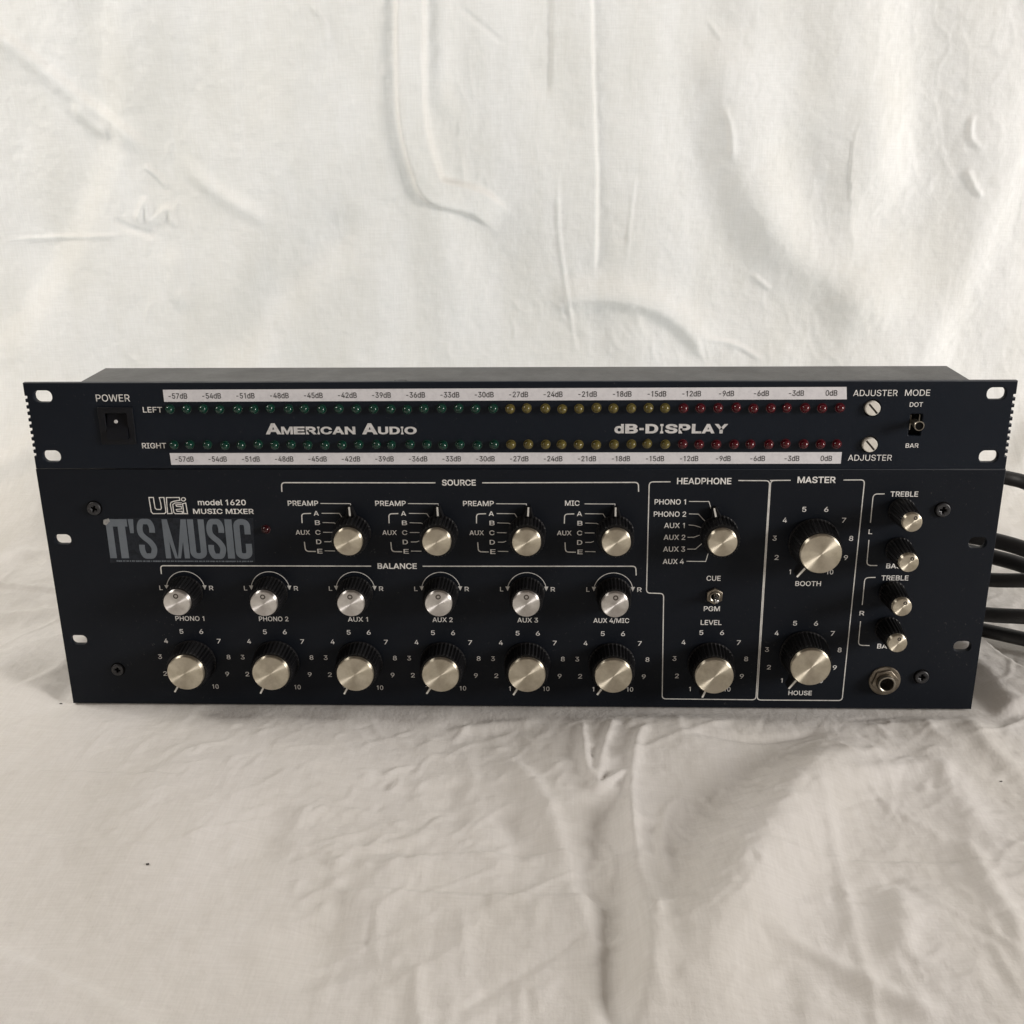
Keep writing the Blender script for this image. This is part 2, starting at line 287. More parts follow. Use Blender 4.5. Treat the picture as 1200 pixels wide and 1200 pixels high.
# plain grotesque letter outlines: advance width and closed contours, in thousandths of the type size
GLYPH = __import__('json').loads(
    '{"-":[453,[[337,244,337,188,114,188,114,244]]],"/":[249,[[235,533,71,-76,14,-76,178,533]]],"0":[453,[[227,-7,191,-3,158,7,130,24,105,48,85,77,69,113,57,155,50,202,48,254,50,306,57,'
    '353,69,395,85,431,106,461,130,484,159,502,191,512,227,516,262,512,295,502,323,484,348,461,368,431,384,395,396,353,403,306,405,254,403,202,396,155,384,113,368,77,348,48,323,24,295,7'
    ',263,-3],[227,50,250,52,271,60,290,74,306,92,320,116,330,144,338,176,342,213,344,254,342,295,338,332,330,365,320,393,306,416,290,435,271,449,250,457,227,460,203,457,182,449,163,435'
    ',147,416,134,393,123,365,115,332,111,295,109,254,111,213,115,176,123,144,134,116,147,92,163,74,182,60,203,52]]],"1":[400,[[190,0,190,425,90,365,90,430,200,509,256,509,256,0]]],"2":'
    '[453,[[64,0,64,47,234,229,252,248,268,266,282,282,294,298,303,312,311,327,316,341,319,356,320,371,319,389,315,405,308,419,298,431,287,441,273,449,258,455,241,458,224,460,205,458,18'
    '8,454,172,447,159,438,148,427,139,413,132,398,128,381,127,362,66,362,68,391,75,418,86,442,102,464,121,482,143,496,168,507,196,513,225,516,254,513,281,507,306,497,328,482,346,465,36'
    '1,445,372,423,379,398,381,372,380,354,377,336,371,318,363,299,351,280,336,259,317,235,294,209,267,180,153,58,389,57,389,0]]],"3":[453,[[218,-7,188,-5,159,1,133,10,108,22,88,38,70,5'
    '7,57,79,48,104,44,132,109,132,112,115,118,100,126,87,137,76,150,66,165,59,182,54,200,51,219,50,239,51,258,55,275,61,291,69,304,80,315,93,323,108,328,125,329,145,328,163,323,180,316'
    ',196,306,211,292,223,275,234,254,241,229,246,201,248,157,248,157,299,288,450,70,452,70,509,372,509,372,461,211,278,211,289,247,290,279,286,308,276,333,262,354,244,371,222,383,198,3'
    '91,173,393,145,390,116,383,90,370,66,354,45,333,27,309,12,281,2,251,-5]]],"4":[453,[[40,105,40,158,247,509,311,509,109,164,413,163,413,105],[282,0,282,121,282,146,282,318,343,318,3'
    '43,0]]],"5":[453,[[221,-7,192,-5,165,1,140,11,118,25,99,41,83,60,71,82,63,105,60,130,122,130,125,115,130,102,138,89,148,78,160,68,173,60,188,54,204,51,221,50,241,51,259,56,276,64,2'
    '91,75,304,89,314,104,322,122,326,141,328,162,326,183,321,203,314,221,303,237,290,251,275,262,257,270,238,275,218,277,201,276,184,273,167,268,152,262,139,255,128,246,67,253,96,509,3'
    '66,509,366,452,151,452,135,301,148,311,162,318,178,325,194,330,212,333,229,334,252,332,274,328,294,321,313,311,330,299,345,285,358,269,370,251,379,231,386,210,390,187,391,163,388,1'
    '32,381,102,369,76,352,52,332,32,309,15,282,3,253,-4]]],"6":[453,[[226,-7,196,-4,168,3,142,15,119,31,100,51,84,74,73,101,66,130,64,162,65,187,71,212,80,239,93,268,112,302,137,340,25'
    '2,509,322,509,150,266,157,279,165,288,174,295,184,302,196,307,208,311,221,313,235,314,265,312,291,305,316,295,337,280,355,262,370,240,380,215,387,187,389,157,387,127,379,98,368,73,'
    '352,50,333,30,310,14,284,3,257,-4],[226,48,245,50,263,55,279,63,293,73,304,86,314,101,322,119,326,137,327,157,326,178,322,196,314,213,304,228,293,241,279,251,263,259,245,264,226,26'
    '5,207,264,190,259,174,252,160,241,148,229,138,214,131,197,126,179,125,158,126,138,131,119,138,102,148,86,160,73,174,63,190,55,207,50]]],"7":[453,[[97,0,323,450,62,452,62,509,391,50'
    '9,391,449,165,0]]],"8":[453,[[226,-7,193,-5,163,1,136,11,111,25,91,42,74,62,62,84,54,109,52,135,53,156,58,176,65,195,75,212,87,228,101,241,117,252,133,266,109,289,93,308,80,330,73,'
    '354,70,380,73,405,79,429,90,450,106,469,124,485,146,498,170,508,197,514,226,516,255,514,282,508,306,498,328,485,346,469,361,450,373,429,379,405,382,380,379,354,372,330,359,308,343,'
    '289,321,266,335,252,351,241,365,228,377,212,387,195,395,176,399,156,401,135,398,109,391,84,378,62,362,42,341,25,317,11,289,1,259,-5],[226,49,248,50,267,54,285,60,300,69,313,79,323,'
    '91,331,106,335,121,337,139,335,157,330,173,322,189,312,202,298,213,283,223,265,230,247,234,226,235,206,234,187,230,169,223,154,213,140,202,130,189,122,173,117,157,115,139,117,121,1'
    '21,106,129,91,139,79,152,69,167,60,185,54,205,50],[226,290,244,291,260,294,274,300,287,308,298,318,307,330,314,344,318,359,319,376,318,392,314,407,308,420,299,432,288,442,275,449,2'
    '60,455,244,459,226,460,208,459,192,455,177,449,164,442,153,432,145,420,138,407,134,392,133,376,134,359,138,344,145,330,154,318,165,308,178,300,193,294,209,291]]],"9":[453,[[226,516'
    ',256,513,285,506,310,494,333,478,352,458,368,434,380,408,387,378,389,347,387,322,382,296,373,270,359,240,340,207,315,168,200,0,130,0,303,243,295,229,287,221,278,214,268,207,257,202'
    ',245,198,232,195,218,195,188,197,161,203,137,214,116,229,98,247,83,269,72,294,66,321,64,352,66,382,73,411,85,436,101,459,120,479,143,494,168,506,196,513],[226,460,207,459,190,454,1'
    '74,446,160,435,148,423,138,407,131,390,127,372,125,352,127,331,131,313,138,295,148,280,160,268,174,257,190,250,207,245,226,243,245,245,263,249,279,257,293,267,305,280,314,295,322,3'
    '12,326,330,327,350,326,371,322,390,314,407,305,422,293,435,279,446,263,454,245,459]]],"A":[480,[[12,0,198,509,272,509,458,0,390,0,343,122,127,122,80,0],[148,178,322,178,235,425]]],'
    '"B":[456,[[60,0,60,509,241,509,274,507,304,501,329,491,350,477,367,461,381,442,390,421,396,398,398,374,397,353,393,336,387,320,378,307,368,295,356,286,342,266,363,245,378,234,391,2'
    '20,402,203,411,184,416,161,418,136,416,111,410,88,400,67,386,48,368,31,344,18,317,8,284,2,247,0],[125,57,245,57,281,60,309,67,330,80,344,96,353,115,355,137,354,153,350,169,342,184,'
    '333,197,320,209,306,218,289,225,269,229,248,231,125,231],[125,285,238,285,256,287,273,290,288,296,302,304,314,314,323,326,330,340,335,355,336,372,333,393,326,412,313,429,294,442,27'
    '0,449,240,452,125,452]]],"C":[510,[[267,-7,225,-3,186,7,150,25,119,49,92,79,70,115,53,157,44,203,40,254,44,305,53,352,70,393,92,429,119,459,150,484,186,501,225,512,267,516,293,514,'
    '317,511,340,504,362,496,383,485,402,471,419,456,435,438,448,418,459,397,467,373,473,348,408,348,404,365,397,380,389,395,380,407,369,418,357,428,344,437,330,444,315,449,300,453,284,'
    '455,267,456,237,453,209,445,184,432,161,414,141,391,125,364,113,332,106,295,103,254,106,213,113,177,125,145,141,117,161,94,184,76,210,63,237,56,267,53,284,54,300,56,315,60,330,65,3'
    '44,72,357,81,369,90,380,102,389,114,397,128,404,144,408,160,473,160,467,135,459,112,448,91,435,71,420,53,402,38,383,24,363,13,341,5,317,-2,293,-6]]],"D":[502,[[219,0,96,0,96,57,215'
    ',57,254,60,288,68,318,81,343,99,363,122,379,149,390,181,397,216,399,255,397,294,390,329,379,361,364,388,344,410,320,428,291,441,258,449,221,452,93,452,93,509,225,509,273,505,315,49'
    '5,353,478,385,455,412,426,433,391,449,351,458,306,462,255,458,205,449,159,433,119,411,83,384,54,351,31,312,14,268,3],[125,509,125,0,60,0,60,509]]],"E":[419,[[60,0,60,509,372,509,37'
    '2,452,125,452,125,286,355,286,355,229,125,229,125,57,375,57,375,0]]],"F":[410,[[60,0,60,509,369,509,369,452,125,452,125,278,346,278,346,221,125,221,125,0]]],"G":[520,[[269,-7,225,-'
    '3,185,7,149,25,118,49,91,79,69,116,53,157,43,203,40,254,43,305,53,352,69,393,91,429,117,459,149,484,184,501,223,512,265,516,291,514,316,510,340,504,363,494,384,483,403,469,421,453,'
    '436,436,449,416,460,395,468,373,474,349,408,349,402,365,395,379,387,393,378,406,368,417,356,427,344,436,330,443,315,448,300,453,283,455,265,456,236,453,209,445,183,432,160,414,141,'
    '392,125,364,113,332,106,295,103,254,106,213,113,177,125,145,141,117,161,95,184,76,210,63,238,56,269,53,296,55,322,61,345,71,365,85,382,102,396,123,407,147,413,173,415,202,434,199,2'
    '83,199,283,256,478,256,478,200,475,160,466,124,451,91,431,62,406,38,377,19,344,5,308,-4]]],"H":[517,[[60,0,60,509,125,509,125,289,392,289,392,509,457,509,457,0,392,0,392,232,125,23'
    '2,125,0]]],"I":[300,[[31,0,31,57,118,57,118,452,31,452,31,509,269,509,269,452,183,452,183,57,269,57,269,0]]],"J":[396,[[185,-7,143,-2,106,11,75,33,52,63,38,100,33,145,33,173,98,173'
    ',98,145,100,117,108,93,122,74,139,61,160,53,185,50,209,53,230,61,248,74,261,93,269,117,272,145,272,509,336,509,336,145,332,100,318,63,294,33,263,11,227,-2]]],"L":[393,[[60,0,60,509'
    ',125,509,125,57,361,57,361,0]]],"M":[628,[[60,0,60,509,152,509,314,112,476,509,568,509,568,0,502,0,502,400,340,0,288,0,126,400,126,0]]],"N":[523,[[60,0,60,509,132,509,398,108,398,5'
    '09,463,509,463,0,391,0,125,401,125,0]]],"O":[533,[[267,-7,225,-3,186,7,150,25,119,49,92,79,70,115,53,157,44,203,40,254,44,305,53,352,70,393,92,429,119,459,150,484,186,501,225,512,2'
    '67,516,309,512,348,501,384,484,415,459,442,429,464,393,480,352,490,305,493,254,490,203,480,157,464,115,442,79,415,49,384,25,348,7,309,-3],[267,53,296,55,324,63,349,76,372,94,392,11'
    '6,408,144,420,176,428,213,430,254,428,295,420,332,408,365,392,392,372,415,349,433,324,446,296,453,267,456,237,453,210,445,184,433,161,415,142,392,125,364,113,332,106,295,103,254,10'
    '6,213,113,176,125,144,142,117,161,94,184,76,210,63,237,55]]],"P":[445,[[60,0,60,509,235,509,272,506,305,499,332,487,356,471,375,452,390,430,400,404,407,377,409,348,407,318,400,291,'
    '390,265,375,243,356,223,332,207,305,195,272,188,235,186,109,186,109,242,233,242,257,244,279,248,297,256,312,266,324,279,333,294,339,310,343,328,344,348,343,367,339,385,333,402,324,'
    '416,312,428,297,439,279,446,257,451,232,452,125,452,125,0]]],"R":[449,[[60,0,60,509,236,509,273,506,305,500,333,489,356,473,376,455,390,433,401,408,407,381,409,352,407,323,401,296,'
    '390,271,376,250,356,232,333,217,305,206,273,200,236,198,96,198,96,255,234,255,258,256,280,260,298,267,313,276,325,287,334,300,340,316,344,333,345,352,344,371,340,389,334,405,325,41'
    '9,313,430,298,440,279,446,258,451,233,452,125,452,125,0],[353,0,230,229,303,229,428,0]]],"S":[447,[[224,-9,188,-7,156,-1,128,9,102,23,81,40,64,60,51,83,42,109,38,137,104,137,108,11'
    '8,114,102,123,88,136,76,150,66,166,59,185,53,204,50,224,49,246,50,267,54,286,60,303,69,317,79,329,92,338,106,344,122,346,139,344,154,340,168,332,179,322,189,310,197,296,205,280,211'
    ',263,217,245,222,184,239,145,253,112,269,86,289,67,313,56,341,52,372,54,400,62,425,75,448,92,468,113,484,138,498,165,508,195,514,227,516,259,514,289,508,316,498,340,484,360,468,377'
    ',449,390,427,398,403,401,378,337,378,332,402,320,421,302,437,280,449,254,456,225,459,204,457,185,454,167,448,152,440,139,430,129,418,121,405,117,391,115,376,117,359,122,345,131,334'
    ',142,324,155,315,169,308,184,302,198,297,212,293,264,279,279,275,295,270,312,264,328,256,344,248,359,238,372,226,384,213,395,198,402,180,407,161,408,139,406,112,399,87,386,64,370,4'
    '3,349,25,323,11,294,0,261,-7]]],"T":[449,[[32,452,32,509,417,509,417,452,257,452,257,0,193,0,193,452]]],"U":[517,[[259,-8,220,-6,186,2,154,15,126,33,103,55,85,80,71,108,63,140,60,1'
    '73,60,509,124,509,124,178,126,155,132,133,141,113,153,95,169,80,187,68,208,59,232,53,259,52,285,53,309,59,331,68,349,80,364,95,377,113,385,133,391,155,393,178,393,509,457,509,457,1'
    '73,454,140,446,108,433,80,414,55,391,33,363,15,332,2,297,-6]]],"V":[480,[[204,0,16,509,84,509,192,206,199,187,207,164,215,137,225,106,236,71,248,31,235,31,247,71,257,107,267,138,27'
    '6,165,283,187,290,206,395,509,463,509,278,0]]],"W":[686,[[155,0,16,509,82,509,163,196,167,179,172,162,175,145,179,128,183,111,187,94,190,76,194,58,193,40,193,58,196,76,200,94,203,1'
    '11,207,128,211,145,215,162,220,179,224,196,306,509,380,509,462,196,466,179,470,162,474,145,478,128,482,111,486,94,490,76,494,58,492,40,492,58,495,76,499,94,503,111,506,128,510,145,'
    '523,196,603,509,670,509,530,0,455,0,368,323,362,345,357,368,351,391,346,417,341,445,336,475,350,475,345,446,340,420,335,395,330,371,324,347,318,323,230,0]]],"X":[474,[[18,0,198,262'
    ',29,509,108,509,237,318,368,509,446,509,276,262,456,0,378,0,237,206,96,0]]],"Y":[472,[[203,0,203,208,16,509,91,509,192,344,203,327,213,309,222,292,231,274,240,254,250,230,224,230,2'
    '33,254,242,275,251,293,260,310,270,327,280,344,381,509,455,509,268,208,268,0]]],"d":[424,[[195,-8,165,-6,137,3,111,16,89,34,70,57,55,84,43,116,36,151,34,189,36,227,43,261,55,293,70'
    ',320,89,342,112,361,137,374,165,382,196,384,218,383,237,379,253,373,267,364,278,355,287,346,298,332,308,319,311,509,372,509,372,0,313,0,310,59,298,46,287,31,277,21,266,12,252,4,236'
    ',-3,217,-7],[205,47,226,49,246,55,263,65,278,78,290,95,299,115,306,138,310,162,312,189,310,216,306,241,300,263,290,282,278,299,263,312,246,322,227,328,205,330,182,328,162,322,145,3'
    '11,130,298,118,281,108,261,102,239,98,215,96,189,98,163,102,139,109,117,118,97,130,80,145,66,162,55,182,49]]],"e":[404,[[212,-8,177,-5,145,3,117,16,92,35,72,58,56,85,44,116,37,150,'
    '34,187,36,224,44,258,55,290,71,317,91,340,115,359,142,373,172,382,205,384,226,383,246,380,266,374,285,366,303,355,319,341,334,324,347,305,357,282,365,256,370,227,371,194,371,169,97'
    ',169,98,151,102,127,110,106,121,88,135,73,151,61,169,53,190,48,212,46,227,47,241,49,254,53,265,58,276,65,285,73,294,82,300,93,306,105,365,91,358,72,348,55,335,39,320,26,302,14,283,'
    '4,261,-3,237,-7],[306,221,304,248,298,269,288,286,277,301,263,314,246,323,227,328,205,330,183,328,164,323,146,313,131,301,119,286,109,270,102,251,97,231,99,221]]],"l":[189,[[112,0,'
    '91,8,74,20,62,37,55,59,53,84,53,509,114,509,114,99,114,83,118,66,130,55,146,52,165,54,174,1,158,-2,143,-2]]],"m":[610,[[53,0,53,379,112,379,110,295,114,314,122,331,132,346,144,358,'
    '158,368,172,376,187,382,203,385,219,386,245,383,268,375,287,361,303,342,314,320,316,295,318,312,326,329,337,343,350,356,364,366,381,375,398,381,417,385,437,386,458,385,478,380,497,'
    '372,514,361,529,346,541,328,550,307,555,283,557,255,557,0,496,0,496,254,493,279,485,298,473,313,456,323,438,329,419,330,402,329,387,326,374,320,363,312,353,302,345,290,340,277,336,'
    '263,335,247,335,0,274,0,274,260,272,280,265,297,253,311,238,322,220,328,199,330,185,329,171,326,158,320,145,312,135,302,126,289,119,274,115,257,114,238,114,0]]],"o":[415,[[207,-8,1'
    '74,-5,144,3,117,16,93,35,72,58,56,85,44,116,37,150,34,187,37,225,44,260,56,291,72,318,93,341,117,360,144,374,174,382,207,384,241,382,271,374,299,360,323,341,343,318,359,291,371,260'
    ',379,225,381,187,379,150,371,116,359,85,343,58,323,35,299,16,271,3,241,-5],[207,46,231,49,252,55,270,66,285,80,298,97,307,117,314,139,318,163,319,187,318,212,314,236,307,258,298,27'
    '8,285,296,270,310,252,321,231,328,207,330,184,328,163,321,145,310,130,296,118,278,108,258,102,236,98,212,96,187,98,163,102,139,108,117,118,97,130,80,145,66,163,55,184,49]]]}')
_tc = {}
def fatten(c, d):
    """push every contour outwards (holes inwards) by d; the outlines run clockwise outside, counter-clockwise inside"""
    P_ = [np.array((c[2 * i] / 1000, c[2 * i + 1] / 1000)) for i in range(len(c) // 2)]
    P_ = [p for i, p in enumerate(P_) if np.linalg.norm(p - P_[i - 1]) > 1e-4]
    if d == 0: return P_
    o = []
    for i in range(len(P_)):
        a = P_[i] - P_[i - 1]; b_ = P_[(i + 1) % len(P_)] - P_[i]; a = a / np.linalg.norm(a); b_ = b_ / np.linalg.norm(b_)
        n0 = np.array((-a[1], a[0])); n1 = np.array((-b_[1], b_[0])); m_ = n0 + n1; L_ = np.linalg.norm(m_)
        m_ = m_ / L_ if L_ > 1e-6 else n0
        o.append(P_[i] + m_ * d / max(.5, float(m_ @ n0)))
    return o
def _area(p): return sum(p[i][0] * p[(i + 1) % len(p)][1] - p[(i + 1) % len(p)][0] * p[i][1] for i in range(len(p)))
def _inside(q, p):
    r_ = False
    for i in range(len(p)):
        a, b_ = p[i], p[i - 1]
        if (a[1] > q[1]) != (b_[1] > q[1]) and q[0] < (b_[0] - a[0]) * (q[1] - a[1]) / (b_[1] - a[1]) + a[0]: r_ = not r_
    return r_
def glyph(ch, bold):
    k = (ch, bold)
    if k not in _tc:
        adv, cs = GLYPH[ch]; cs = [fatten(c, bold) for c in cs]
        solid = [c for c in cs if _area(c) < 0]; hole = [c for c in cs if _area(c) >= 0]; V, F = [], []
        for lay, so in enumerate(solid):
            cu = bpy.data.curves.new("glyph", 'CURVE'); cu.dimensions = '2D'; cu.fill_mode = 'BOTH'
            for c in [so] + [g for g in hole if _inside(g[0], so)]:
                sp = cu.splines.new('POLY'); sp.points.add(len(c) - 1); sp.use_cyclic_u = True
                for i, p in enumerate(c): sp.points[i].co = (p[0], p[1], 0, 1)
            o = bpy.data.objects.new("glyph", cu); COL.objects.link(o)
            dg = bpy.context.evaluated_depsgraph_get(); me = bpy.data.meshes.new_from_object(o.evaluated_get(dg))
            vs = [tuple(v.co[:2]) + (lay * 0.012,) for v in me.vertices]; n0 = len(V)
            for p in me.polygons:
                q = tuple(p.vertices); q = q if _area([vs[i] for i in q]) > 0 else q[::-1]
                F.append(tuple(i + n0 for i in q))
            V += vs; bpy.data.objects.remove(o); bpy.data.curves.remove(cu); bpy.data.meshes.remove(me)
        _tc[k] = (adv / 1000, V, F)
    return _tc[k]
def glyphs(txt, bold, track=0.0):
    V, F, x = [], [], 0.0
    for ch in txt:
        if ch == ' ': x += 0.19; continue
        adv, vs, fs = glyph(ch, bold); o = len(V)
        V += [(a + x, b_, l_) for a, b_, l_ in vs]; F += [tuple(i + o for i in f) for f in fs]; x += adv + track
    return np.array(V), F
def text(mb, txt, x0, x1, vc, cap, h=0.08, bold=0.012, skew=0.0, center=None):
    """printed word: u from x0 to x1 (or centred at `center` with natural width if x1 is None), v centre vc, capital height cap (mm)"""
    v, f = glyphs(txt, bold); mn, mx_ = v.min(0), v.max(0)
    ref, _ = glyphs("H", bold); y0, y1 = ref[:, 1].min(), ref[:, 1].max(); s = cap / (y1 - y0)
    if x1 is None: wd = (mx_[0] - mn[0]) * s * 0.84; x0, x1 = center - wd / 2, center + wd / 2
    sx = (x1 - x0) / (mx_[0] - mn[0])
    pts = [(x0 + (p[0] - mn[0]) * sx + skew * (p[1] - y0) * s, vc - cap / 2 + (p[1] - y0) * s, h + p[2]) for p in v]
    mb.add(pts, f)
def textpx(mb, txt, px0, px1, pyc, cap, **k):
    a = pt(px0, pyc); c = pt(px1, pyc); text(mb, txt, a[0], c[0], (a[1] + c[1]) / 2, cap, **k)
# ================================================================== the table and the cloth
mb = MB(); mb.box(-1500, 1500, -1300, 1200, -40, -14)
tb = link("table_top", mb.mesh("table_top", M['table'])); tb['kind'] = 'structure'  # unseen slab, added to bounce light back up through the sheet

Y1, RAD = 268.0, 112.0
def axis(parts):
    a = [parts[0][0]]
    for lo, hi, st in parts:
        n = max(1, int(round((hi - lo) / st))); a += list(np.linspace(lo, hi, n + 1)[1:])
    return np.array(a)
GX = axis([(-1000, -500, 14), (-500, 480, 1.35), (480, 950, 14)])
S_ARC = RAD * math.pi / 2
GS = axis([(-1050, -260, 12), (-260, 40, 1.25), (40, 250, 1.9), (250, Y1 + S_ARC, 2.4), (Y1 + S_ARC, Y1 + S_ARC + 320, 1.4), (Y1 + S_ARC + 320, Y1 + S_ARC + 900, 12)])
XX, SS = np.meshgrid(GX, GS)
H = np.zeros_like(XX)
def wl(px, py):                                         # pixel on the hanging part -> (x, s)
    x, z = pt(px, py, Y1 + RAD); return (x, Y1 + S_ARC + (z - RAD))
def sstep(t): t = np.clip(t, 0, 1); return t * t * (3 - 2 * t)
def window(xs, ss, pad):
    i0, i1 = np.searchsorted(GS, [min(ss) - pad, max(ss) + pad]); j0, j1 = np.searchsorted(GX, [min(xs) - pad, max(xs) + pad])
    return slice(i0, i1), slice(j0, j1)
def dist(poly, I, J):
    X, S = XX[I, J], SS[I, J]; D = np.full(X.shape, 1e9); T = np.zeros(X.shape); SG = np.ones(X.shape)
    L = [0]
    for a, c in zip(poly[:-1], poly[1:]): L.append(L[-1] + math.hypot(c[0] - a[0], c[1] - a[1]))
    for k in range(len(poly) - 1):
        a, c = poly[k], poly[k + 1]; dx, ds = c[0] - a[0], c[1] - a[1]; l2 = dx * dx + ds * ds + 1e-9
        t = np.clip(((X - a[0]) * dx + (S - a[1]) * ds) / l2, 0, 1)
        d = np.hypot(X - a[0] - t * dx, S - a[1] - t * ds); m_ = d < D
        sg = np.sign((X - a[0]) * ds - (S - a[1]) * dx)
        D = np.where(m_, d, D); T = np.where(m_, (L[k] + t * math.sqrt(l2)) / L[-1], T); SG = np.where(m_, sg, SG)
    return D, T, SG
def smooth_poly(poly, n=4):
    P = [np.array(p, float) for p in poly]
    if len(P) < 3: return poly
    o = []
    for i in range(len(P) - 1):
        p0, p1, p2, p3 = P[max(i - 1, 0)], P[i], P[i + 1], P[min(i + 2, len(P) - 1)]
        for j in range(n):
            t = j / n; o.append(tuple(0.5 * (2 * p1 + (p2 - p0) * t + (2 * p0 - 5 * p1 + 4 * p2 - p3) * t * t + (3 * p1 - p0 - 3 * p2 + p3) * t ** 3)))
    o.append(tuple(P[-1])); return o
def ridge(poly, w, h, fade=0.18, side=None, f=fl, flat=0.0):
    """a fold along a line: w half width left, side = half width on the other flank, flat = flat crest half width"""
    q = smooth_poly([f(*p) for p in poly]); w2 = side or w; pad = 3.2 * max(w, w2) + flat
    I, J = window([p[0] for p in q], [p[1] for p in q], pad); D, T, SG = dist(q, I, J)
    D = np.maximum(D - flat, 0); ww = np.where(SG > 0, w2, w)
    en = sstep(T / max(fade, 1e-3)) * sstep((1 - T) / max(fade, 1e-3)) if fade > 0 else 1
    H[I, J] += h * np.exp(-(D / ww) ** 2) * en
def stepf(poly, w, h, reach, fade=0.15, f=fl):
    """a fold edge: the sheet jumps by h across the line, and the rise dies away over `reach` on the right-hand side"""
    q = smooth_poly([f(*p) for p in poly]); I, J = window([p[0] for p in q], [p[1] for p in q], reach * 2.2); D, T, SG = dist(q, I, J)
    sd = D * SG; en = sstep(T / fade) * sstep((1 - T) / fade)
    H[I, J] += h * sstep((sd + w) / (2 * w)) * np.exp(-(np.maximum(sd, 0) / reach) ** 2) * en
def vnoise(cell, seed, sx=1.0, rot=0.0):
    g = np.random.default_rng(seed).standard_normal((256, 256))
    c, s_ = math.cos(rot), math.sin(rot)
    U = ((XX * c + SS * s_) / (cell * sx)) + 100.3; V = ((-XX * s_ + SS * c) / cell) + 100.7
    iu, iv = np.floor(U).astype(int), np.floor(V).astype(int); fu, fv = U - iu, V - iv
    fu = fu ** 3 * (fu * (fu * 6 - 15) + 10); fv = fv ** 3 * (fv * (fv * 6 - 15) + 10)
    a, b_, c2, d = g[iv % 256, iu % 256], g[iv % 256, (iu + 1) % 256], g[(iv + 1) % 256, iu % 256], g[(iv + 1) % 256, (iu + 1) % 256]
    return (a * (1 - fu) + b_ * fu) * (1 - fv) + (c2 * (1 - fu) + d * fu) * fv

floorm = sstep((Y1 + 60 - SS) / 120)                    # 1 on the table, 0 on the hanging part
wallm = 1 - floorm
under = sstep((SS + 26) / 20) * sstep((205 - SS) / 20) * sstep((264 - np.abs(XX)) / 16)   # flattened below the equipment
# broad undulation
H += floorm * (1.6 * vnoise(120, 1) + 0.7 * vnoise(48, 2)) + wallm * (2.2 * vnoise(150, 3, 0.8, 0.2) + 3.4 * vnoise(260, 5, 0.22, 0.12) + 0.55 * vnoise(62, 4, 0.5, 0.15))
# crumple: ridged noise
def crumple(cell, seed, sx, rot, amp, mask):
    global H
    n_ = vnoise(cell, seed, sx, rot) + 0.45 * vnoise(cell * .5, seed + 50, sx, rot)
    H += amp * mask * np.exp(-(n_ / 0.22) ** 2) * sstep(0.5 + 0.7 * vnoise(cell * 2.6, seed + 90))
crumple(34, 21, 2.2, 0.5, 0.42, floorm); crumple(20, 22, 2.4, -0.9, 0.22, floorm); crumple(40, 23, 1.8, 1.2, 0.40, floorm)
crumple(46, 24, 0.4, 0.15, 0.22, wallm); crumple(26, 25, 0.35, -0.15, 0.10, wallm)
H += 0.10 * vnoise(7, 31) + 0.05 * vnoise(3.4, 32)

# --- folds on the table, traced from the photograph
ridge([(1045, 868), (995, 890), (950, 918), (912, 975), (876, 1035), (842, 1100), (815, 1160), (795, 1260)], 18, 8.4, 0.25, side=23)
ridge([(1010, 850), (930, 880), (850, 930), (800, 1000), (765, 1080)], 20, -2.4, 0.3)
ridge([(588, 878), (625, 915), (650, 965), (672, 1025), (690, 1075), (698, 1130), (702, 1230)], 4.0, 1.7, 0.12, side=7.5)
ridge([(735, 925), (742, 980), (755, 1040), (763, 1095), (758, 1160), (750, 1230)], 7.5, 2.7, 0.16, side=6)
ridge([(716, 925), (706, 975), (694, 1025), (700, 1070)], 9, -2.4, 0.2)
ridge([(730, 1010), (725, 1070), (716, 1130), (720, 1210)], 10, -2.8, 0.2)
ridge([(682, 845), (686, 890), (694, 922)], 2.6, 1.7, 0.15)
ridge([(720, 842), (706, 885), (700, 925), (722, 912), (738, 898)], 2.4, 1.5, 0.1)
ridge([(765, 852), (746, 872), (741, 930), (744, 985), (752, 1010)], 2.6, 1.6, 0.12)
ridge([(800, 925), (782, 948), (776, 985), (786, 1040)], 3.0, 1.3, 0.15)
ridge([(590, 940), (606, 975), (616, 1010)], 9, -1.9, 0.25)
ridge([(535, 900), (527, 940), (530, 970)], 8, -1.3, 0.25)
ridge([(320, 935), (312, 985), (300, 1020)], 10, -1.5, 0.25)
ridge([(360, 1070), (380, 1120), (392, 1150)], 14, -2.0, 0.25)
ridge([(470, 985), (482, 1010)], 9, -1.3, 0.3)
ridge([(515, 853), (570, 845), (640, 842)], 3.0, 1.3, 0.25)
ridge([(880, 1080), (985, 1135), (1060, 1170), (1120, 1200)], 4.5, 1.6, 0.2)
ridge([(960, 920), (975, 985), (990, 1045), (1005, 1110), (1030, 1200)], 3.0, .7, 0.15)
ridge([(1125, 975), (1160, 1040), (1188, 1080), (1205, 1140)], 5, 1.5, 0.2)
ridge([(1050, 1035), (1060, 1090), (1050, 1130)], 6, 1.6, 0.25)
ridge([(1128, 830), (1160, 880), (1215, 915)], 6, 1.5, 0.2)
ridge([(1092, 880), (1130, 940), (1160, 985)], 8, 1.6, 0.25)
ridge([(700, 1090), (640, 1125), (560, 1165), (500, 1190)], 2.2, -0.6, 0.15)
ridge([(490, 1120), (488, 1160), (494, 1215)], 2.4, 0.9, 0.2)
ridge([(430, 1100), (450, 1040), (500, 990)], 10, 1.6, 0.3)
stepf([(-60, 1085), (0, 1112), (60, 1140), (120, 1172), (180, 1205), (240, 1240)], 3.0, 2.0, 60, 0.08)
